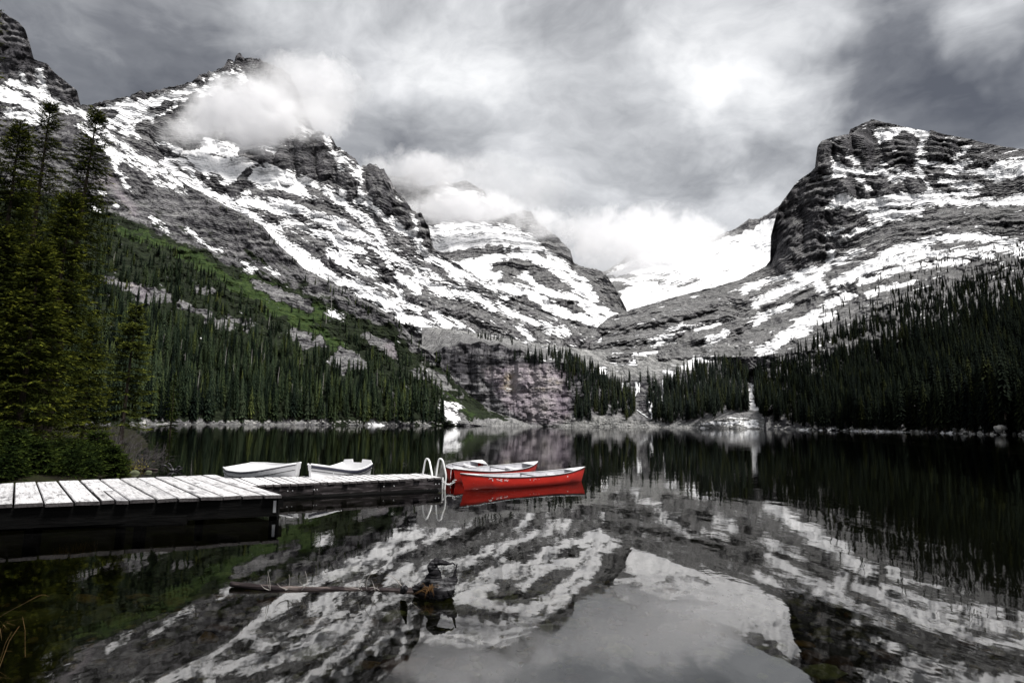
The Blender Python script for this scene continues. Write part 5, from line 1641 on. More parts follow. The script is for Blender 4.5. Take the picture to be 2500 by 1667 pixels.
for (pu_) in (-150, 120, 320, 505):
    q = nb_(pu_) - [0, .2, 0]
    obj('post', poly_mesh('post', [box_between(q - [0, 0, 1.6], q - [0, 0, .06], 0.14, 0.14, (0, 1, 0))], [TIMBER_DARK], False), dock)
q = nf(667)
obj('bracket', poly_mesh('bracket', [box_between(q + [0.02, .06, -.34], q + [0.02, .06, -.12], 0.05, 0.02, (0, 1, 0))], [BOLT], False), dock)

# floating outer section
fdock = bpy.data.objects.new('floating_dock', None); col.objects.link(fdock)
tag(fdock, 'narrow floating dock section of pale boards leading to the red canoes', 'dock')


def ff(u): return P0(u, 1184 - (u - 627) * 0.0410, ZF)
def fbk(u): return P0(u, 1167 - (u - 564) * 0.0236, ZF)


uj = [590, 612, 630, 649, 668, 687, 709, 727, 746, 766, 783, 801, 819, 837, 853, 871, 889, 906, 924, 941, 959, 976, 993, 1010, 1027, 1044, 1061, 1079]
for i, (a, b) in enumerate(zip(uj[:-1], uj[1:])):
    plank(fdock, ff(a), ff(b), fbk(a - 45), fbk(b - 45), 0.05, PLANK_FAR, 140 + i, 0.018, 0.02)
inn2 = np.array([0.02, 0.07, 0])
for (a, b) in ((600, 760), (762, 925), (927, 1074)):
    obj('fascia_board', poly_mesh('fascia_board', [box_between(ff(a) + inn2 - [0, 0, .175], ff(b) + inn2 - [0, 0, .175], 0.06, 0.22)], [TIMBER], False), fdock)
obj('float_log', poly_mesh('float_log', [tube([ff(590) + [0, .02, -.345], ff(850) + [0, .02, -.35], ff(1070) + [0, .02, -.35]], 0.055, 8)], [TIMBER_DARK]), fdock)
obj('beam', poly_mesh('beam', [box_between(fbk(545) - [0, .12, .2], fbk(1030) - [0, .12, .2], 0.08, 0.24)], [TIMBER_DARK], False), fdock)
obj('end_beam', poly_mesh('end_beam', [box_between(ff(1073) + inn2 - [0, -.04, .18], fbk(1029) - [0, .2, .18], 0.06, 0.22)], [TIMBER_DARK], False), fdock)
for bu in (700, 712, 765, 772, 935, 960, 1062, 1070):
    c_ = ff(bu) + inn2 - [0, .035, .17]
    V, F = tube([c_ + [0, -0.012, 0], c_ + [0, 0.01, 0]], 0.016, 8)
    obj('bolt', poly_mesh('bolt', [(V, F)], [BOLT]), fdock)

# ------------------------------------------------------------------ ladder
WHITE_METAL = plain('white_enamel', (0.80, 0.81, 0.80), 0.25, 0.5)
ladder = bpy.data.objects.new('dock_ladder', None); col.objects.link(ladder)
tag(ladder, 'white swim ladder with two hooped rails at the dock end', 'ladder')


def at_same_depth(u, v, ref):
    return at(np.array(float(u)), np.array(float(v)), np.array(ref[1]))


for (foot, top, front, low, inner) in (((1032, 1158), (1043, 1120), (1055, 1163), (1051, 1196), (1047.5, 1166)), ((1064.5, 1162), (1075, 1120), (1088.5, 1163), (1085.5, 1194), (1081, 1165))):
    pf = P0(*foot, ZF)
    pw = P0(*low, 0.0)
    pmid = (pf + pw) / 2
    tp = at_same_depth(top[0], top[1], pmid)
    fr = at_same_depth(front[0], front[1], pw)
    path = smooth_path([pf - [0, 0, 0.02], pf + (tp - pf) * np.array([.35, .30, .62]), pf + (tp - pf) * np.array([.62, .6, .93]), tp + [0, 0, 0.004], tp + (fr - tp) * np.array([.40, .4, .10]), tp + (fr - tp) * np.array([.75, .8, .52]), fr, pw - [0, 0, 0.0], pw - [0, 0, .75]], 7)
    obj('rail', poly_mesh('rail', [tube(path, 0.026, 10)], [WHITE_METAL]), ladder)
    ti = at_same_depth(inner[0], inner[1], pw + [0, .10, 0])
    obj('stile', poly_mesh('stile', [tube([ti, np.array([ti[0] - 0.01, ti[1], -0.7])], 0.022, 8)], [WHITE_METAL]), ladder)
pa, pb = P0(1051, 1196, 0.0), P0(1085.5, 1194, 0.0)
for dz in (-0.10, -0.36, -0.62):
    obj('rung', poly_mesh('rung', [box_between(pa + [0, 0.03, dz], pb + [0, 0.03, dz], 0.09, 0.03)], [WHITE_METAL], False), ladder)


# ------------------------------------------------------------------ canoes
def red_hull_material():
    m, gm = new_mat('red_canoe_hull')
    pos = gm.new('ShaderNodeTexCoord').outputs['Object']
    mp = gm.new('ShaderNodeMapping'); gm.put(mp.inputs[0], pos); mp.inputs['Scale'].default_value = (1, 3, 3)
    n = gm.noise(mp.outputs[0], 2.2, 6, 0.65)
    sc_ = gm.noise(mp.outputs[0], 11, 3, 0.6)
    c = gm.ramp(n, [(0.3, (0.42, 0.012, 0.006)), (0.6, (0.56, 0.020, 0.009)), (0.8, (0.60, 0.05, 0.03))])
    c = gm.mix(gm.mapr(sc_, 0.70, 0.74, 0, 0.7), c, (0.70, 0.45, 0.42))
    finish(gm, principled(gm, c, 0.38, None, 0.45))
    return m


RED = red_hull_material()
GREY_IN = plain('pale_grey_interior', (0.52, 0.52, 0.55), 0.5, 0.4, 0, 0.25, 5)
BLACK_RIM = plain('black_gunwale', (0.012, 0.012, 0.016), 0.4, 0.5)
WHITE_RIM = plain('white_deck_plate', (0.70, 0.70, 0.71), 0.4, 0.5, 0, 0.15)
PRINT = plain('white_print', (0.80, 0.74, 0.74), 0.5, 0.3)


def hull_grid(st, nprof, inset=0.0):
    """st: list of (x, half beam, keel z, sheer z, fullness); returns grid of points port rim to starboard rim."""
    V = []
    for (x, b, zk, zs, e) in st:
        b = max(b - inset, 0.003); zk = zk + inset
        for j in range(nprof):
            ph = -math.pi / 2 + math.pi * j / (nprof - 1)
            s, c = math.sin(ph), math.cos(ph)
            y = b * math.copysign(abs(s) ** e, s)
            z = zs - (zs - zk) * (abs(c) ** (0.62 if e < 0.75 else 0.9))
            V.append((x, y, z))
    return np.array(V), grid_faces(len(st), nprof)


def canoe(bow_uv, stern_uv, L, label, sheer_mid, sheer_end, seats, letter=False, lift=0.0, beam=0.47, heel=0.035):
    a, b = P0(*bow_uv), P0(*stern_uv)
    mid = (a + b) / 2
    d = (b - a)[:2]; ang = math.atan2(d[1], d[0])
    root = bpy.data.objects.new('canoe', None); col.objects.link(root)
    root.location = (mid[0], mid[1], lift); root.rotation_euler = (heel, 0, ang)
    tag(root, label, 'canoe', 'red canoes moored at the dock end')
    n = 33
    st = []
    for i in range(n):
        t = -1 + 2 * i / (n - 1)
        at_ = abs(t)
        bb = beam * (1 - at_ ** 2.3) ** 0.85 + 0.006
        zs = sheer_mid + (sheer_end - sheer_mid) * at_ ** 2.6
        zk = -0.10 + 0.06 * at_ ** 3
        rake = 0.0
        st.append((t * L / 2, bb, zk, zs, 0.62 + 0.5 * at_ ** 3))
    V, F = hull_grid(st, 17)
    # raked stems: the ends run out towards the rim
    zr = (V[:, 2] + 0.1) / (sheer_end + 0.1)
    V[:, 0] += np.sign(V[:, 0]) * (np.abs(V[:, 0]) / (L / 2)) ** 6 * (zr - 0.35) * 0.20
    hull = obj('hull', mesh_np('hull', V, F, [RED]), root)
    W, F2 = hull_grid([(x, b, max(zk, 0.004), zs, e) for x, b, zk, zs, e in st[1:-1]], 17, 0.014)
    zr = (W[:, 2] + 0.1) / (sheer_end + 0.1)
    W[:, 0] += np.sign(W[:, 0]) * (np.abs(W[:, 0]) / (L / 2)) ** 6 * (zr - 0.35) * 0.20
    obj('liner', mesh_np('liner', W, F2[:, ::-1], [GREY_IN]), root)
    G_ = V.reshape(n, 17, 3)
    for col_, nm in ((0, 'gunwale'), (16, 'gunwale')):
        path = G_[:, col_, :].copy(); path[:, 2] += 0.004
        obj(nm, poly_mesh(nm, [tube(path, 0.017, 8)], [BLACK_RIM]), root)
        p2 = path.copy(); p2[:, 2] += 0.014; p2[:, 1] -= np.sign(p2[:, 1] + 1e-6) * 0.010
        obj('rim_strip', poly_mesh('rim_strip', [tube(p2, 0.009, 6)], [WHITE_RIM]), root)
    for e in (0, 1):
        idx = list(range(0, 5)) if e == 0 else list(range(n - 1, n - 6, -1))
        pp = []
        for i in idx:
            pp += [G_[i, 0] + [0, 0, .022], G_[i, 16] + [0, 0, .022]]
        pp = np.array(pp)
        q = pp.copy(); q[:, 2] -= 0.02
        V2 = np.concatenate([pp, q]); m_ = len(pp)
        F_ = [(2 * i, 2 * i + 1, 2 * i + 3, 2 * i + 2) for i in range(len(idx) - 1)] + [(m_ + 2 * i, m_ + 2 * i + 2, m_ + 2 * i + 3, m_ + 2 * i + 1) for i in range(len(idx) - 1)]
        F_ += [(m_ - 2, m_ - 1, 2 * m_ - 1, 2 * m_ - 2)]
        obj('deck_plate', poly_mesh('deck_plate', [(V2, F_)], [WHITE_RIM], False), root)
    for ts in seats:
        x = ts * L / 2
        i = int(round((ts + 1) / 2 * (n - 1)))
        w = st[i][1] * 0.93; z = st[i][3] - 0.07
        s_ = 0.13
        sv, sf = [], []
        for yy in np.linspace(-w, w, 9):
            dip = -0.02 * (1 - (yy / w) ** 2)
            for dx, dz in ((-s_, 0), (s_, 0), (s_, -.03), (-s_, -.03)):
                sv.append((x + dx, yy, z + dip + dz))
        for k in range(8):
            for j in range(4):
                sf.append((k * 4 + j, k * 4 + (j + 1) % 4, k * 4 + 4 + (j + 1) % 4, k * 4 + 4 + j))
        sf += [(0, 3, 2, 1), (32, 33, 34, 35)]
        obj('seat', poly_mesh('seat', [(sv, sf)], [WHITE_RIM], False), root)
    for tt in (0.05,):
        i = int(round((tt + 1) / 2 * (n - 1))); w = st[i][1]
        obj('thwart', poly_mesh('thwart', [box_between((tt * L / 2, -w, st[i][3] - .015), (tt * L / 2, w, st[i][3] - .015), 0.06, 0.022)], [BLACK_RIM], False), root)
    if letter:
        # a small curved mark and two blocks of worn white figures near the bow
        def side_pt(x, frac):
            t = x / (L / 2); at_ = abs(t)
            i = (t + 1) / 2 * (n - 1); i0 = int(i); f = i - i0
            strip = G_[i0] * (1 - f) + G_[i0 + 1] * f
            sgn = strip[:9][::-1] if strip[0, 1] > 0 else strip[:9]
            zt = strip[0, 2]
            zz = zt - frac
            zs_ = strip[:9, 2]; k = np.searchsorted(-zs_, -zz); k = min(max(k, 1), 8)
            g_ = (zs_[k - 1] - zz) / (zs_[k - 1] - zs_[k] + 1e-9)
            p = strip[k - 1] * (1 - g_) + strip[k] * g_
            return p + np.array([0, -0.004, 0])
        segs = []
        def stroke_(pts, w=0.006):
            path = np.array([side_pt(x, f) for x, f in pts])
            segs.append(tube(path, w, 5))
        x0 = -L / 2 + 0.72
        stroke_([(x0 + .06 * math.cos(a), .075 - .035 * math.sin(a)) for a in np.linspace(3.0, 0.3, 7)])
        gl_ = {'T': [[(0, 0), (1, 0)], [(.5, 0), (.5, 1)]], 'H': [[(0, 0), (0, 1)], [(1, 0), (1, 1)], [(0, .5), (1, .5)]], 'E': [[(1, 0), (0, 0), (0, 1), (1, 1)], [(0, .5), (.8, .5)]],
               'M': [[(0, 1), (0, 0), (.5, .6), (1, 0), (1, 1)]], 'W': [[(0, 0), (.25, 1), (.5, .4), (.75, 1), (1, 0)]]}
        xx_ = x0 + .16
        for ch in 'THE MW':
            if ch == ' ':
                xx_ += .045; continue
            for pl in gl_[ch]:
                dense = []
                for (p_, q_) in zip(pl[:-1], pl[1:]):
                    for k in range(3):
                        dense.append((xx_ + .05 * (p_[0] + (q_[0] - p_[0]) * k / 3), .055 + .055 * (p_[1] + (q_[1] - p_[1]) * k / 3)))
                dense.append((xx_ + .05 * pl[-1][0], .055 + .055 * pl[-1][1]))
                stroke_(dense, 0.005)
            xx_ += .068
        obj('lettering', poly_mesh('lettering', segs, [PRINT]), root)
        fl = []
        rr_ = np.random.default_rng(3)
        for _ in range(7):
            x = rr_.uniform(-0.35, 0.05); f = rr_.uniform(.05, .13)
            fl.append(tube(np.array([side_pt(x, f), side_pt(x + .012, f + .004)]), rr_.uniform(.004, .009), 5))
        obj('scuff_mark', poly_mesh('scuff_mark', fl, [PRINT]), root)
    return root


canoe((1127, 1196), (1424, 1174), 4.65, 'front red canoe lying broadside with white figures by its bow', 0.30, 0.44, (0.52, -0.62), True)
canoe((1114, 1177), (1304, 1155), 4.7, 'middle red canoe angled away behind the front one', 0.30, 0.42, (0.45, -0.6), beam=0.50, heel=0.10)
canoe((1098, 1176), (1172, 1149), 4.6, 'rear red canoe seen end on with its round seat showing', 0.30, 0.40, (0.55, -0.5), beam=0.62, heel=0.16)

# chain from the dock to the canoes
chain = bpy.data.objects.new('mooring_chain', None); col.objects.link(chain)
tag(chain, 'pale mooring chain slung from the dock corner to the canoe bows', 'chain')
ca_, cb_ = ff(1076) + [0, 0.05, -0.02], at(np.array(1113.0), np.array(1169.0), np.array(17.0))
nl = 11
for k in range(nl):
    t = (k + .5) / nl
    p = ca_ * (1 - t) + cb_ * t; p = p - [0, 0, 0.16 * 4 * t * (1 - t)]
    d = (cb_ - ca_) / np.linalg.norm(cb_ - ca_)
    side = np.array([0, 0, 1.0]) if k % 2 else np.cross(d, [0, 0, 1.0])
    loop = [p + d * 0.042 * math.cos(a) + side * 0.022 * math.sin(a) for a in np.linspace(0, 2 * math.pi, 13)]
    obj('chain_link', poly_mesh('chain_link', [tube(loop, 0.008, 6, False)], [WHITE_RIM]), chain)


# ------------------------------------------------------------------ rowing boats
BOAT_WHITE = plain('white_boat_paint', (0.78, 0.78, 0.79), 0.35, 0.5, 0, 0.08, 3)
NAVY = plain('dark_blue_rubrail', (0.015, 0.016, 0.03), 0.4, 0.5)
SEAM = plain('dark_seam', (0.012, 0.012, 0.014), 0.6, 0.3)


def rowboat(stern, bow, beam, zs, label, heel=0.0, notch=False, navy=False, bow_w=0.10):
    """stern, bow: points on the water; zs: sheer heights at stern, waist, bow."""
    a, b = np.array(stern), np.array(bow)
    L = np.linalg.norm((b - a)[:2]); ang = math.atan2(b[1] - a[1], b[0] - a[0])
    root = bpy.data.objects.new('rowboat', None); col.objects.link(root)
    root.location = ((a[0] + b[0]) / 2, (a[1] + b[1]) / 2, 0); root.rotation_euler = (heel, 0, ang)
    tag(root, label, 'rowing boat', 'white rowing boats behind the dock')
    n = 25
    B = beam / 2
    st = []
    for i in range(n):
        t = i / (n - 1)
        bb = B * np.interp(t, [0, .2, .45, .7, .88, 1.0], [.84 if notch else .62, .95, 1.0, .84, .50, bow_w])
        z = zs[1] + (zs[0] - zs[1]) * max(0, 1 - t / .5) ** 2 + (zs[2] - zs[1]) * max(0, (t - .4) / .6) ** 2
        zk = -0.12 + 0.10 * max(0, (t - .6) / .4) ** 2 + 0.05 * max(0, 1 - t / .25)
        st.append(((t - .5) * L, bb, zk, z))
    # clinker section: four strakes a side, each lapped over the one below
    fr_ = [(0.10, -1.0), (0.45, -.93), (0.70, -.74), (0.86, -.48), (0.955, -.22), (1.0, 0.0)]     # (half beam share, depth share)
    def section(x, bb, zk, z, grow=0.0):
        side = []
        for k, ((f0, d0), (f1, d1)) in enumerate(zip(fr_[:-1], fr_[1:])):
            lap = 0.016 if k else 0.0
            side.append((f0 * bb + lap + grow, z + (z - zk) * d0 - (0.006 if k else 0)))
            side.append((f1 * bb + grow, z + (z - zk) * d1))
        return side
    V = []
    for (x, bb, zk, z) in st:
        s_ = section(x, bb, zk, z)
        V += [(x, -y, zz) for y, zz in s_[::-1]] + [(x, y, zz) for y, zz in s_]
    m_ = 20
    V = np.array(V)
    rake = np.clip((V[:, 0] / L + .5 - .7) / .3, 0, 1) ** 2
    V[:, 0] += rake * (V[:, 2] + .1) * 0.30
    F = grid_faces(n, m_)
    obj('hull', poly_mesh('hull', [(V, F)], [BOAT_WHITE], False), root)
    Gd = V.reshape(n, m_, 3)
    for k in (2, 4, 6, 8):            # dark lines under each lap
        for sgn in (0, 1):
            jj = (m_ // 2 + k) if sgn else (m_ // 2 - 1 - k)
            pth = Gd[:, jj, :].copy(); pth[:, 2] -= 0.004
            obj('strake_seam', poly_mesh('strake_seam', [tube(pth, 0.009, 5)], [SEAM]), root)
    # inner skin
    W = []
    for i, (x, bb, zk, z) in enumerate(st):
        s_ = section(x, max(bb - .03, .01), max(zk + .04, 0.02), z)
        W += [(x, -y * .97, zz) for y, zz in s_[::-1]] + [(x, y * .97, zz) for y, zz in s_]
    W = np.array(W)
    rake = np.clip((W[:, 0] / L + .5 - .7) / .3, 0, 1) ** 2
    W[:, 0] += rake * (W[:, 2] + .1) * 0.30
    obj('liner', poly_mesh('liner', [(W, F[:, ::-1])], [BOAT_WHITE], True), root)
    # transom and stem faces, 3 cm thick
    for row, nm, dx in ((0, 'transom', -0.03), (n - 1, 'stem', 0.03)):
        ring = Gd[row].copy()
        if nm == 'transom' and notch:
            w = st[0][1]; z = st[0][3]
            top_ = np.array([(ring[-1][0], w * .92, z + .10), (ring[-1][0], w * .34, z + .12), (ring[-1][0], w * .30, z + .02), (ring[-1][0], -w * .30, z + .02), (ring[-1][0], -w * .34, z + .12), (ring[-1][0], -w * .92, z + .10)])
            ring = np.concatenate([ring, top_])
        k = len(ring)
        r2 = ring.copy(); r2[:, 0] += dx
        obj(nm, poly_mesh(nm, [(np.concatenate([ring, r2]), [tuple(range(k)), tuple(range(2 * k - 1, k - 1, -1))] + [(i, i + k, (i + 1) % k + k, (i + 1) % k) for i in range(k)])], [BOAT_WHITE], False), root)
    for jj in (0, m_ - 1):
        pth = Gd[:, jj, :].copy(); pth[:, 1] += np.sign(pth[:, 1]) * 0.012
        obj('gunwale', poly_mesh('gunwale', [tube(pth, 0.028 if navy else 0.022, 8)], [BOAT_WHITE]), root)
        p2 = pth.copy(); p2[:, 2] -= 0.058 if navy else 0.034; p2[:, 1] += np.sign(p2[:, 1]) * 0.008
        V3 = []
        hh = 0.045 if navy else 0.012
        for p in p2:
            V3 += [p + [0, 0, hh], p - [0, 0, hh]]
        tb = tube(p2, 0.014, 6)
        rows_ = []
        for p in p2:
            s_ = np.sign(p[1])
            rows_ += [p + [0, 0, hh], p + [0, s_ * .018, hh * .6], p + [0, s_ * .018, -hh * .6], p + [0, 0, -hh]]
        obj('rub_rail', poly_mesh('rub_rail', [(np.array(rows_), grid_faces(n, 4))], [NAVY]), root)
    for t_ in (0.22, 0.52, 0.80):
        i = int(round(t_ * (n - 1))); w = st[i][1] * .93
        obj('thwart', poly_mesh('thwart', [box_between((st[i][0], -w, st[i][3] - .14), (st[i][0], w, st[i][3] - .14), 0.22, 0.03)], [BOAT_WHITE], False), root)
    return root


def xy(u, Y):
    p = at(np.array(float(u)), np.array(1040.0), np.array(float(Y)))
    return p[:2]


rowboat(xy(589, 17.9), xy(724, 16.7), 1.36, (0.56, 0.52, 0.72), 'left white clinker rowing boat, dark seams along its planking', heel=0.10)
rowboat(xy(876, 18.5), xy(774, 16.5), 1.20, (0.60, 0.48, 0.70), 'right white rowing boat with dark rubbing strake and notched stern', notch=True, navy=True, bow_w=0.05)

# small white stone things lying at the dock edge: mooring cleat
cleat = obj('cleat', poly_mesh('cleat', [tube([fbk(748) + [0, -.12, .045], fbk(772) + [0, -.12, .045]], 0.018, 8), tube([fbk(760) + [0, -.12, 0], fbk(760) + [0, -.12, .05]], 0.02, 8)], [TIMBER_DARK]))
tag(cleat, 'dark mooring cleat on the dock beside the right rowing boat', 'cleat')

# ------------------------------------------------------------------ drowned log with its root
DRIFT = timber_material('driftwood', (0.008, 0.006, 0.006), (0.030, 0.024, 0.025), (0.20, 0.165, 0.15))
ROOTW = timber_material('charred_root', (0.004, 0.004, 0.005), (0.018, 0.017, 0.019), (0.30, 0.30, 0.31))
STRAW = plain('dry_grass', (0.16, 0.085, 0.03), 0.7, 0.2, 0, 0.5, 20)
TWIG = plain('pale_twig', (0.30, 0.28, 0.26), 0.8, 0.2, 0, 0.4, 9)
log = bpy.data.objects.new('sunken_log', None); col.objects.link(log)
tag(log, 'half sunken driftwood log with an upturned root at one end', 'log')
rl = np.random.default_rng(8)
lp = smooth_path([P0(563, 1425, .035), P0(640, 1434, .012), P0(740, 1440, -.008), P0(850, 1442, -.02), P0(950, 1445, -.025), P0(1015, 1446, -.01), P0(1060, 1446, .04)], 6)
obj('trunk', poly_mesh('trunk', [tube(lp, np.interp(np.linspace(0, 1, len(lp)), [0, .3, .8, 1], [.028, .038, .052, .065]), 12, True, rl, .07)], [DRIFT]), log)
c0 = P0(1075, 1440, 0.06)


def rpt(u, v, dy=0.0):
    return at(np.array(float(u)), np.array(float(v)), np.array(c0[1] + dy))


roots = [([(1010, 1438, .05), (1040, 1424, .02), (1060, 1400, 0), (1055, 1382, 0), (1068, 1372, 0), (1085, 1374, -.02), (1098, 1376, -.02)], [.03, .05, .062, .05, .038, .024, .012]),
         ([(1058, 1440, 0), (1062, 1420, 0), (1066, 1400, .02), (1058, 1384, .02)], [.075, .07, .05, .03]),
         ([(1060, 1448, 0), (1080, 1436, -.03), (1098, 1424, -.03), (1110, 1414, -.02), (1112, 1406, 0)], [.07, .075, .06, .04, .015]),
         ([(1055, 1446, -.05), (1075, 1448, -.10), (1095, 1444, -.1), (1108, 1432, -.1)], [.06, .075, .06, .025]),
         ([(1085, 1440, 0), (1098, 1446, -.02), (1104, 1452, -.02)], [.06, .045, .02]),
         ([(1060, 1425, .03), (1080, 1422, .08), (1095, 1412, .1)], [.05, .045, .02]),
         ([(1098, 1376, -.02), (1106, 1374, -.01), (1112, 1380, 0)], [.012, .009, .004]),
         ([(1108, 1412, 0), (1112, 1392, .01), (1116, 1376, .02)], [.02, .012, .006]),
         ([(1030, 1430, .02), (1048, 1440, -.04), (1062, 1452, -.06)], [.03, .04, .03])]
for pts, rad in roots:
    path = smooth_path([rpt(*p) for p in pts], 6)
    rad_ = np.interp(np.linspace(0, 1, len(path)), np.linspace(0, 1, len(rad)), rad)
    obj('root', poly_mesh('root', [tube(path, rad_, 10, True, rl, .13)], [ROOTW]), log)
obj('stub', poly_mesh('stub', [tube(smooth_path([P0(985, 1440, .06), P0(990, 1436, .13), P0(994, 1440, .16)], 4), [.03, .04, .04, .035, .03, .02, .012, .01, .005], 8, True, rl, .15)], [ROOTW]), log)
for k in range(15):
    u0 = rl.choice([880, 890, 900, 912, 925, 700, 735, 660]); b0 = P0(u0 + rl.uniform(-6, 6), 1440, .05)
    tipp = b0 + np.array([rl.normal(0, .10), rl.normal(0, .06), rl.uniform(.03, .20)])
    obj('twig', poly_mesh('twig', [tube(smooth_path([b0, (b0 + tipp) / 2 + rl.normal(0, .015, 3), tipp], 3), np.linspace(.005, .0015, 7), 5)], [TWIG]), log)
obj('twig', poly_mesh('twig', [tube(smooth_path([P0(988, 1440, .06), rpt(972, 1420), rpt(955, 1406), rpt(943, 1404)], 5), np.linspace(.006, .002, 16), 5)], [TWIG]), log)
bl = []
for k in range(32):
    b0 = rpt(1050 + rl.normal(0, 5), 1440 + rl.normal(0, 3), -.10)
    d = np.array([rl.normal(0, .05), rl.normal(-.02, .04), 0])
    p1 = b0 + d * .6 + [0, 0, rl.uniform(.01, .06)]; p2 = b0 + d * 1.3 + [0, 0, rl.uniform(-.06, .03)]
    bl.append(tube(np.array([b0, p1, p2]), [.002, .0018, .0007], 4))
obj('dry_grass', poly_mesh('dry_grass', bl, [STRAW]), log)


# ------------------------------------------------------------------ grass, shrubs and litter on the banks
def grass_tuft(c, n, hgt, spread_, mat, label, seed, lean=(0, 0)):
    r = np.random.default_rng(seed)
    seg = []
    for k in range(n):
        b0 = np.array(c) + [r.normal(0, spread_ * .4), r.normal(0, spread_ * .4), -.03]
        a = r.uniform(0, 6.28); out = r.uniform(.1, .9) * hgt
        h_ = hgt * r.uniform(.5, 1.1)
        dv = np.array([math.cos(a) + lean[0], math.sin(a) + lean[1], 0]) * out * .6
        p1 = b0 + dv * .35 + [0, 0, h_ * .6]; p2 = b0 + dv * .8 + [0, 0, h_ * .9]; p3 = b0 + dv * 1.35 + [0, 0, h_ * r.uniform(.45, .95)]
        w = np.cross(dv / (np.linalg.norm(dv) + 1e-6), [0, 0, 1]) * .0013 * (hgt / .4 + .6)
        V = []
        for p, q in zip((b0, p1, p2, p3), (1, .9, .6, .08)):
            V += [p - w * q, p + w * q]
        seg.append((np.array(V), [(0, 1, 3, 2), (2, 3, 5, 4), (4, 5, 7, 6)]))
    o = obj('grass_tuft', poly_mesh('grass_tuft', seg, [mat], False))
    tag(o, label, 'grass')
    return o


GRASS_DRY = plain('tan_grass', (0.16, 0.10, 0.04), 0.8, 0.2, 0, 0.5, 12)
grass_tuft(P0(-125, 1725, 0.0), 170, 0.24, 0.26, GRASS_DRY, 'dry tan grass tuft in the near corner by the water', 1, (0.5, 0))
grass_tuft(P0(-120, 1640, 0.15), 120, 0.34, 0.30, GRASS_DRY, 'tan grass tuft mostly outside the picture', 2, (0.4, 0))
lb = smooth_path([P0(-60, 1560, .12), P0(0, 1505, .1), at(np.array(60.), np.array(1472.), np.array(4.9)), at(np.array(100.), np.array(1452.), np.array(4.95)), at(np.array(120.), np.array(1456.), np.array(5.0))], 5)
tag(obj('grass_stalk', poly_mesh('grass_stalk', [tube(lb, np.linspace(.0018, .0006, len(lb)), 5)], [GRASS_DRY])), 'single long grass stalk arching over the dark water', 'grass')
for k, (u_, v_, lbz) in enumerate(((100, 1178, 'dry grass tuft behind the dock boards'), (125, 1176, 'pale grass tuft under the squat fir sapling'), (70, 1180, 'short tan tuft at the bank edge behind the dock'))):
    q = P0(u_, v_, 0.45); q[1] += 1.3; q[2] = float(bank_z(np.array([q[0]]), np.array([q[1]]))[0])
    grass_tuft(q, 90, 0.30, 0.35, GRASS_DRY, lbz, 11 + k)

SHRUB_BARK = plain('grey_twigs', (0.060, 0.054, 0.055), 0.85, 0.2, 0, 0.5, 7)
LEAF_GOLD = plain('yellow_leaf', (0.20, 0.17, 0.02), 0.6, 0.3, 0, 0.5, 20)


def bare_shrub(u, v, Y, hgt, n, label, seed, leaf=None):
    r = np.random.default_rng(seed)
    c = at(np.array(float(u)), np.array(float(v)), np.array(float(Y)))
    c[2] = float(bank_z(np.array([c[0]]), np.array([c[1]]))[0]) - .05
    root = bpy.data.objects.new('bare_shrub', None); col.objects.link(root); root.location = c
    tag(root, label, 'shrub')
    seg, lf = [], []
    for k in range(n):
        a = r.uniform(0, 6.28); ln = hgt * r.uniform(.5, 1.15)
        d = np.array([math.cos(a) * r.uniform(.3, 1.1), math.sin(a) * r.uniform(.3, 1.1), r.uniform(.45, 1.0)]); d /= np.linalg.norm(d)
        path = smooth_path([np.zeros(3), d * ln * .4 + r.normal(0, .04, 3), d * ln * .75 + r.normal(0, .07, 3), d * ln + r.normal(0, .1, 3) + [0, 0, -.12 * ln]], 3)
        seg.append(tube(path, np.linspace(.012, .003, len(path)), 4))
        for q in range(5):
            i = r.integers(3, len(path)); b0 = path[i]
            e = b0 + r.normal(0, .17, 3) + d * .12
            seg.append(tube(np.array([b0, (b0 + e) / 2 + r.normal(0, .02, 3), e]), [.005, .004, .002], 3))
            if leaf is not None:
                for _ in range(3):
                    p = b0 + (e - b0) * r.uniform(.4, 1.1) + r.normal(0, .03, 3)
                    w = r.normal(0, 1, 3); w /= np.linalg.norm(w); y2 = np.cross(w, r.normal(0, 1, 3)); y2 /= np.linalg.norm(y2)
                    s_ = r.uniform(.018, .034)
                    lf.append((np.array([p - w * s_, p + y2 * s_ * .6, p + w * s_, p - y2 * s_ * .6]), [(0, 1, 2, 3)]))
    obj('branches', poly_mesh('branches', seg, [SHRUB_BARK], False), root)
    if lf:
        obj('leaves', poly_mesh('leaves', lf, [leaf], False), root)
    return root


bare_shrub(322, 1085, 24.5, 1.5, 34, 'leafless grey shrub below the lone young spruce', 1)
bare_shrub(350, 1110, 24.5, 1.2, 30, 'tangle of bare twigs reaching over the water', 2)
bare_shrub(300, 1060, 28, 1.7, 34, 'bare shrub behind the bright young fir', 3)
bare_shrub(322, 1130, 22.5, 0.55, 34, 'low shrub with yellow leaves at the bank tip', 4, LEAF_GOLD)
bare_shrub(372, 1100, 30, 1.1, 26, 'sparse twiggy shrub with pale buds at the waterline', 5)
bare_shrub(285, 1030, 36, 2.0, 30, 'grey thicket at the foot of the short hidden spruce', 6)


def lying_log(pts, rad, label, mat, seed):
    r = np.random.default_rng(seed)
    path = smooth_path(pts, 6)
    o = obj('fallen_log', poly_mesh('fallen_log', [tube(path, np.interp(np.linspace(0, 1, len(path)), np.linspace(0, 1, len(rad)), rad), 9, True, r, .08)], [mat]))
    tag(o, label, 'log')


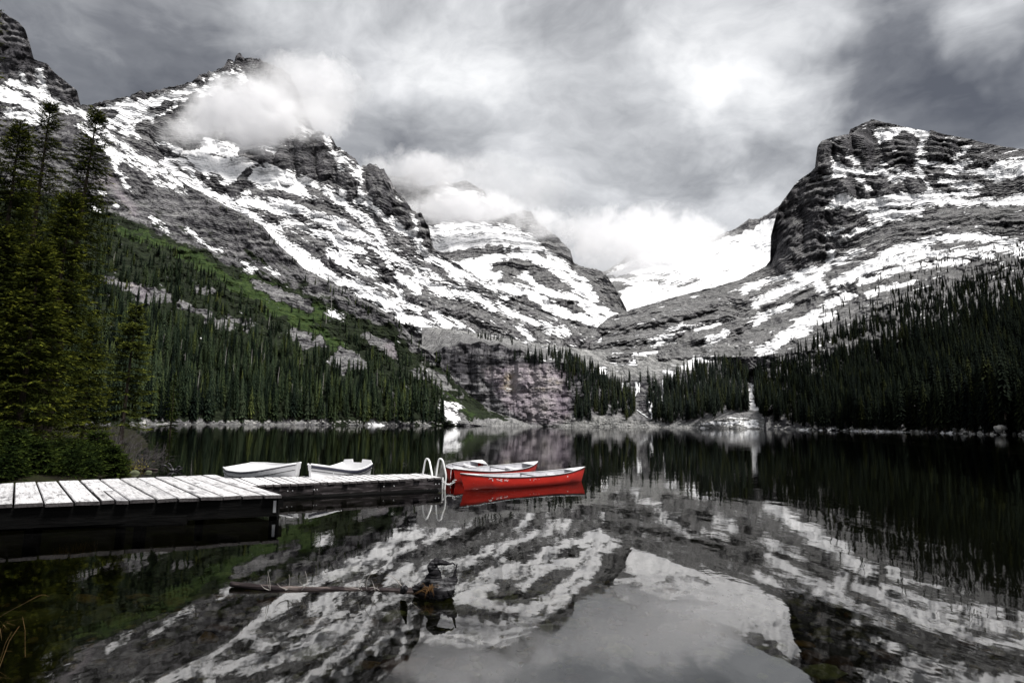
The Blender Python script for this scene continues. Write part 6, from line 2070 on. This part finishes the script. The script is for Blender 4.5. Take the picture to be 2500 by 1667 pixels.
lying_log([P0(295, 1142, .08), P0(330, 1144, .05), P0(385, 1146, .03)], [.07, .06, .03], 'thin grey log lying in the water beyond the dock', DRIFT, 3)
snag_ = bpy.data.objects.new('root_snag', None); col.objects.link(snag_)
tag(snag_, 'small clawed root poking from the water behind the dock', 'driftwood')
s0 = P0(425, 1150, 0.0)
for k, (e, md) in enumerate((((408, 1132), (415, 1133)), ((445, 1146), (436, 1138)), ((388, 1143), (402, 1136)), ((440, 1153), (432, 1150)), ((447, 1140), (440, 1146)))):
    pth = smooth_path([s0 + [0, 0, -.05], at(np.array(float(md[0])), np.array(float(md[1])), np.array(s0[1])), at(np.array(float(e[0])), np.array(float(e[1])), np.array(s0[1] + .1))], 5)
    obj('root', poly_mesh('root', [tube(pth, np.linspace(.045, .012, len(pth)), 7, True, rl, .12)], [ROOTW]), snag_)


# ------------------------------------------------------------------ stones
def stone_material(name, a, b):
    m, gm = new_mat(name)
    pos = gm.new('ShaderNodeTexCoord').outputs['Object']
    oi = gm.new('ShaderNodeObjectInfo')
    n = gm.noise(gm.v('ADD', pos, gm.v('SCALE', (3, 5, 7), scale=oi.outputs['Random'])), 2.2, 6, 0.65)
    c = gm.ramp(n, [(0.32, a), (0.66, b)])
    finish(gm, principled(gm, gm.v('SCALE', c, scale=gm.m('ADD', 0.6, gm.m('MULTIPLY', oi.outputs['Random'], 0.8))), 0.8, bump(gm, n, 0.6, 0.08), 0.2))
    return m


ST = [stone_material('stone_olive', (0.020, 0.023, 0.008), (0.085, 0.088, 0.030)), stone_material('stone_brown', (0.028, 0.018, 0.008), (0.13, 0.080, 0.028)),
      stone_material('stone_green_grey', (0.035, 0.042, 0.024), (0.15, 0.165, 0.095)), stone_material('stone_rust', (0.022, 0.012, 0.007), (0.085, 0.040, 0.018))]
stone_me = {}
for k in range(10):
    V, F = stone_mesh('stone', 700 + k, None, 0.42, 9, 6)
    for q in range(4):
        stone_me[(k, q)] = mesh_np('stone', V, F, [ST[q]], True)
rs = np.random.default_rng(55)
cand = []
for (u_, v_, wpx, q) in ((490, 1430, 68, 2), (345, 1427, 62, 1), (410, 1430, 62, 0), (292, 1518, 36, 2), (620, 1395, 40, 0), (680, 1372, 60, 2), (530, 1405, 30, 0), (530, 1480, 70, 0), (400, 1560, 60, 0), (770, 1500, 70, 1), (900, 1505, 60, 3), (960, 1490, 60, 3),
                      (540, 1520, 90, 3), (900, 1610, 75, 1), (980, 1630, 120, 3), (1090, 1610, 60, 3), (1960, 1535, 60, 1), (2040, 1600, 90, 3), (2000, 1500, 70, 0), (2080, 1500, 60, 0), (2060, 1645, 60, 3), (1990, 1580, 90, 3), (2150, 1560, 80, 3), (2250, 1600, 90, 3),
                      (560, 1350, 45, 2), (820, 1365, 50, 2), (460, 1350, 40, 0), (860, 1330, 50, 2), (790, 1295, 60, 0), (700, 1310, 45, 2), (600, 1285, 50, 0)):
    p = on(np.array(float(u_)), np.array(float(v_)), -0.55)
    zb = float(bed_z(p[0], p[1]))
    p = on(np.array(float(u_)), np.array(float(v_)), zb + .06)
    cand.append((p[0], p[1], wpx / FPX * p[1] / 2, q))
while len(cand) < 300:
    x, y = rs.uniform(-9, 7.5), rs.uniform(2.6, 14) 
    if x > 1.5 and rs.uniform() < 0.35:
        continue
    u_, v_ = project(np.array([[x, y, -0.5]]))
    if not (-20 < u_[0] < 2520 and v_[0] < 1700):
        continue
    cand.append((x, y, rs.choice([.07, .09, .12, .16, .22, .30], p=[.2, .25, .25, .15, .1, .05]) * rs.uniform(.8, 1.25), int(rs.choice([0, 0, 0, 1, 2, 2, 3]))))
for (x, y, s_, q) in cand:
    k = int(rs.integers(0, 10))
    o = bpy.data.objects.new('stone', stone_me[(k, q)]); col.objects.link(o)
    o.parent = bed
    o.location = (x, y, float(bed_z(np.array(x), np.array(y))) + s_ * 0.16)
    o.rotation_euler = (rs.normal(0, .12), rs.normal(0, .12), rs.uniform(0, 6.28)); o.scale = (s_, s_, s_ * .8)
# countless small cobbles between them
sv, sf, off = [], [], 0
for k in range(2600):
    x, y = rs.uniform(-10, 9), rs.uniform(2.4, 17)
    if rs.uniform() < 0.3 and x > 2: continue
    V, F = stone_mesh('s', int(rs.integers(1, 400)), None, 0.5, 6, 4)
    s_ = rs.uniform(.03, .09)
    a = rs.uniform(0, 6.28)
    V = V @ np.array([[math.cos(a), math.sin(a), 0], [-math.sin(a), math.cos(a), 0], [0, 0, 1]]) * s_ + [x, y, float(bed_z(np.array(x), np.array(y))) + s_ * .2]
    sv.append(V); sf.append(F + off); off += len(V)


def cobble_material():
    m, gm = new_mat('cobbles')
    isl = gm.new('ShaderNodeNewGeometry').outputs['Random Per Island']
    c = gm.ramp(isl, [(0.0, (0.020, 0.024, 0.008)), (0.35, (0.065, 0.065, 0.022)), (0.6, (0.09, 0.06, 0.022)), (0.8, (0.10, 0.11, 0.06)), (1.0, (0.05, 0.028, 0.012))])
    finish(gm, principled(gm, c, 0.85, None, 0.2))
    return m


tag(obj('cobbles', mesh_np('cobbles', np.concatenate(sv), np.concatenate(sf), [cobble_material()], False)), 'small cobbles covering the shallow lake bed', None, None, 'stuff')

# two wet rocks standing out behind the dock
for (u_, v_, s_, lbz) in ((330, 1157, .26, 'dark wet rock with a pale rim behind the dock'), (360, 1155, .20, 'smaller pale rock beside the wet one behind the dock')):
    V, F = stone_mesh('rock', int(u_), None, 0.7, 12, 8)
    o = obj('rock', mesh_np('rock', V * s_ * .8, F, [ST[2]]))
    o.location = P0(u_, v_, -0.03)
    tag(o, lbz, 'rock')
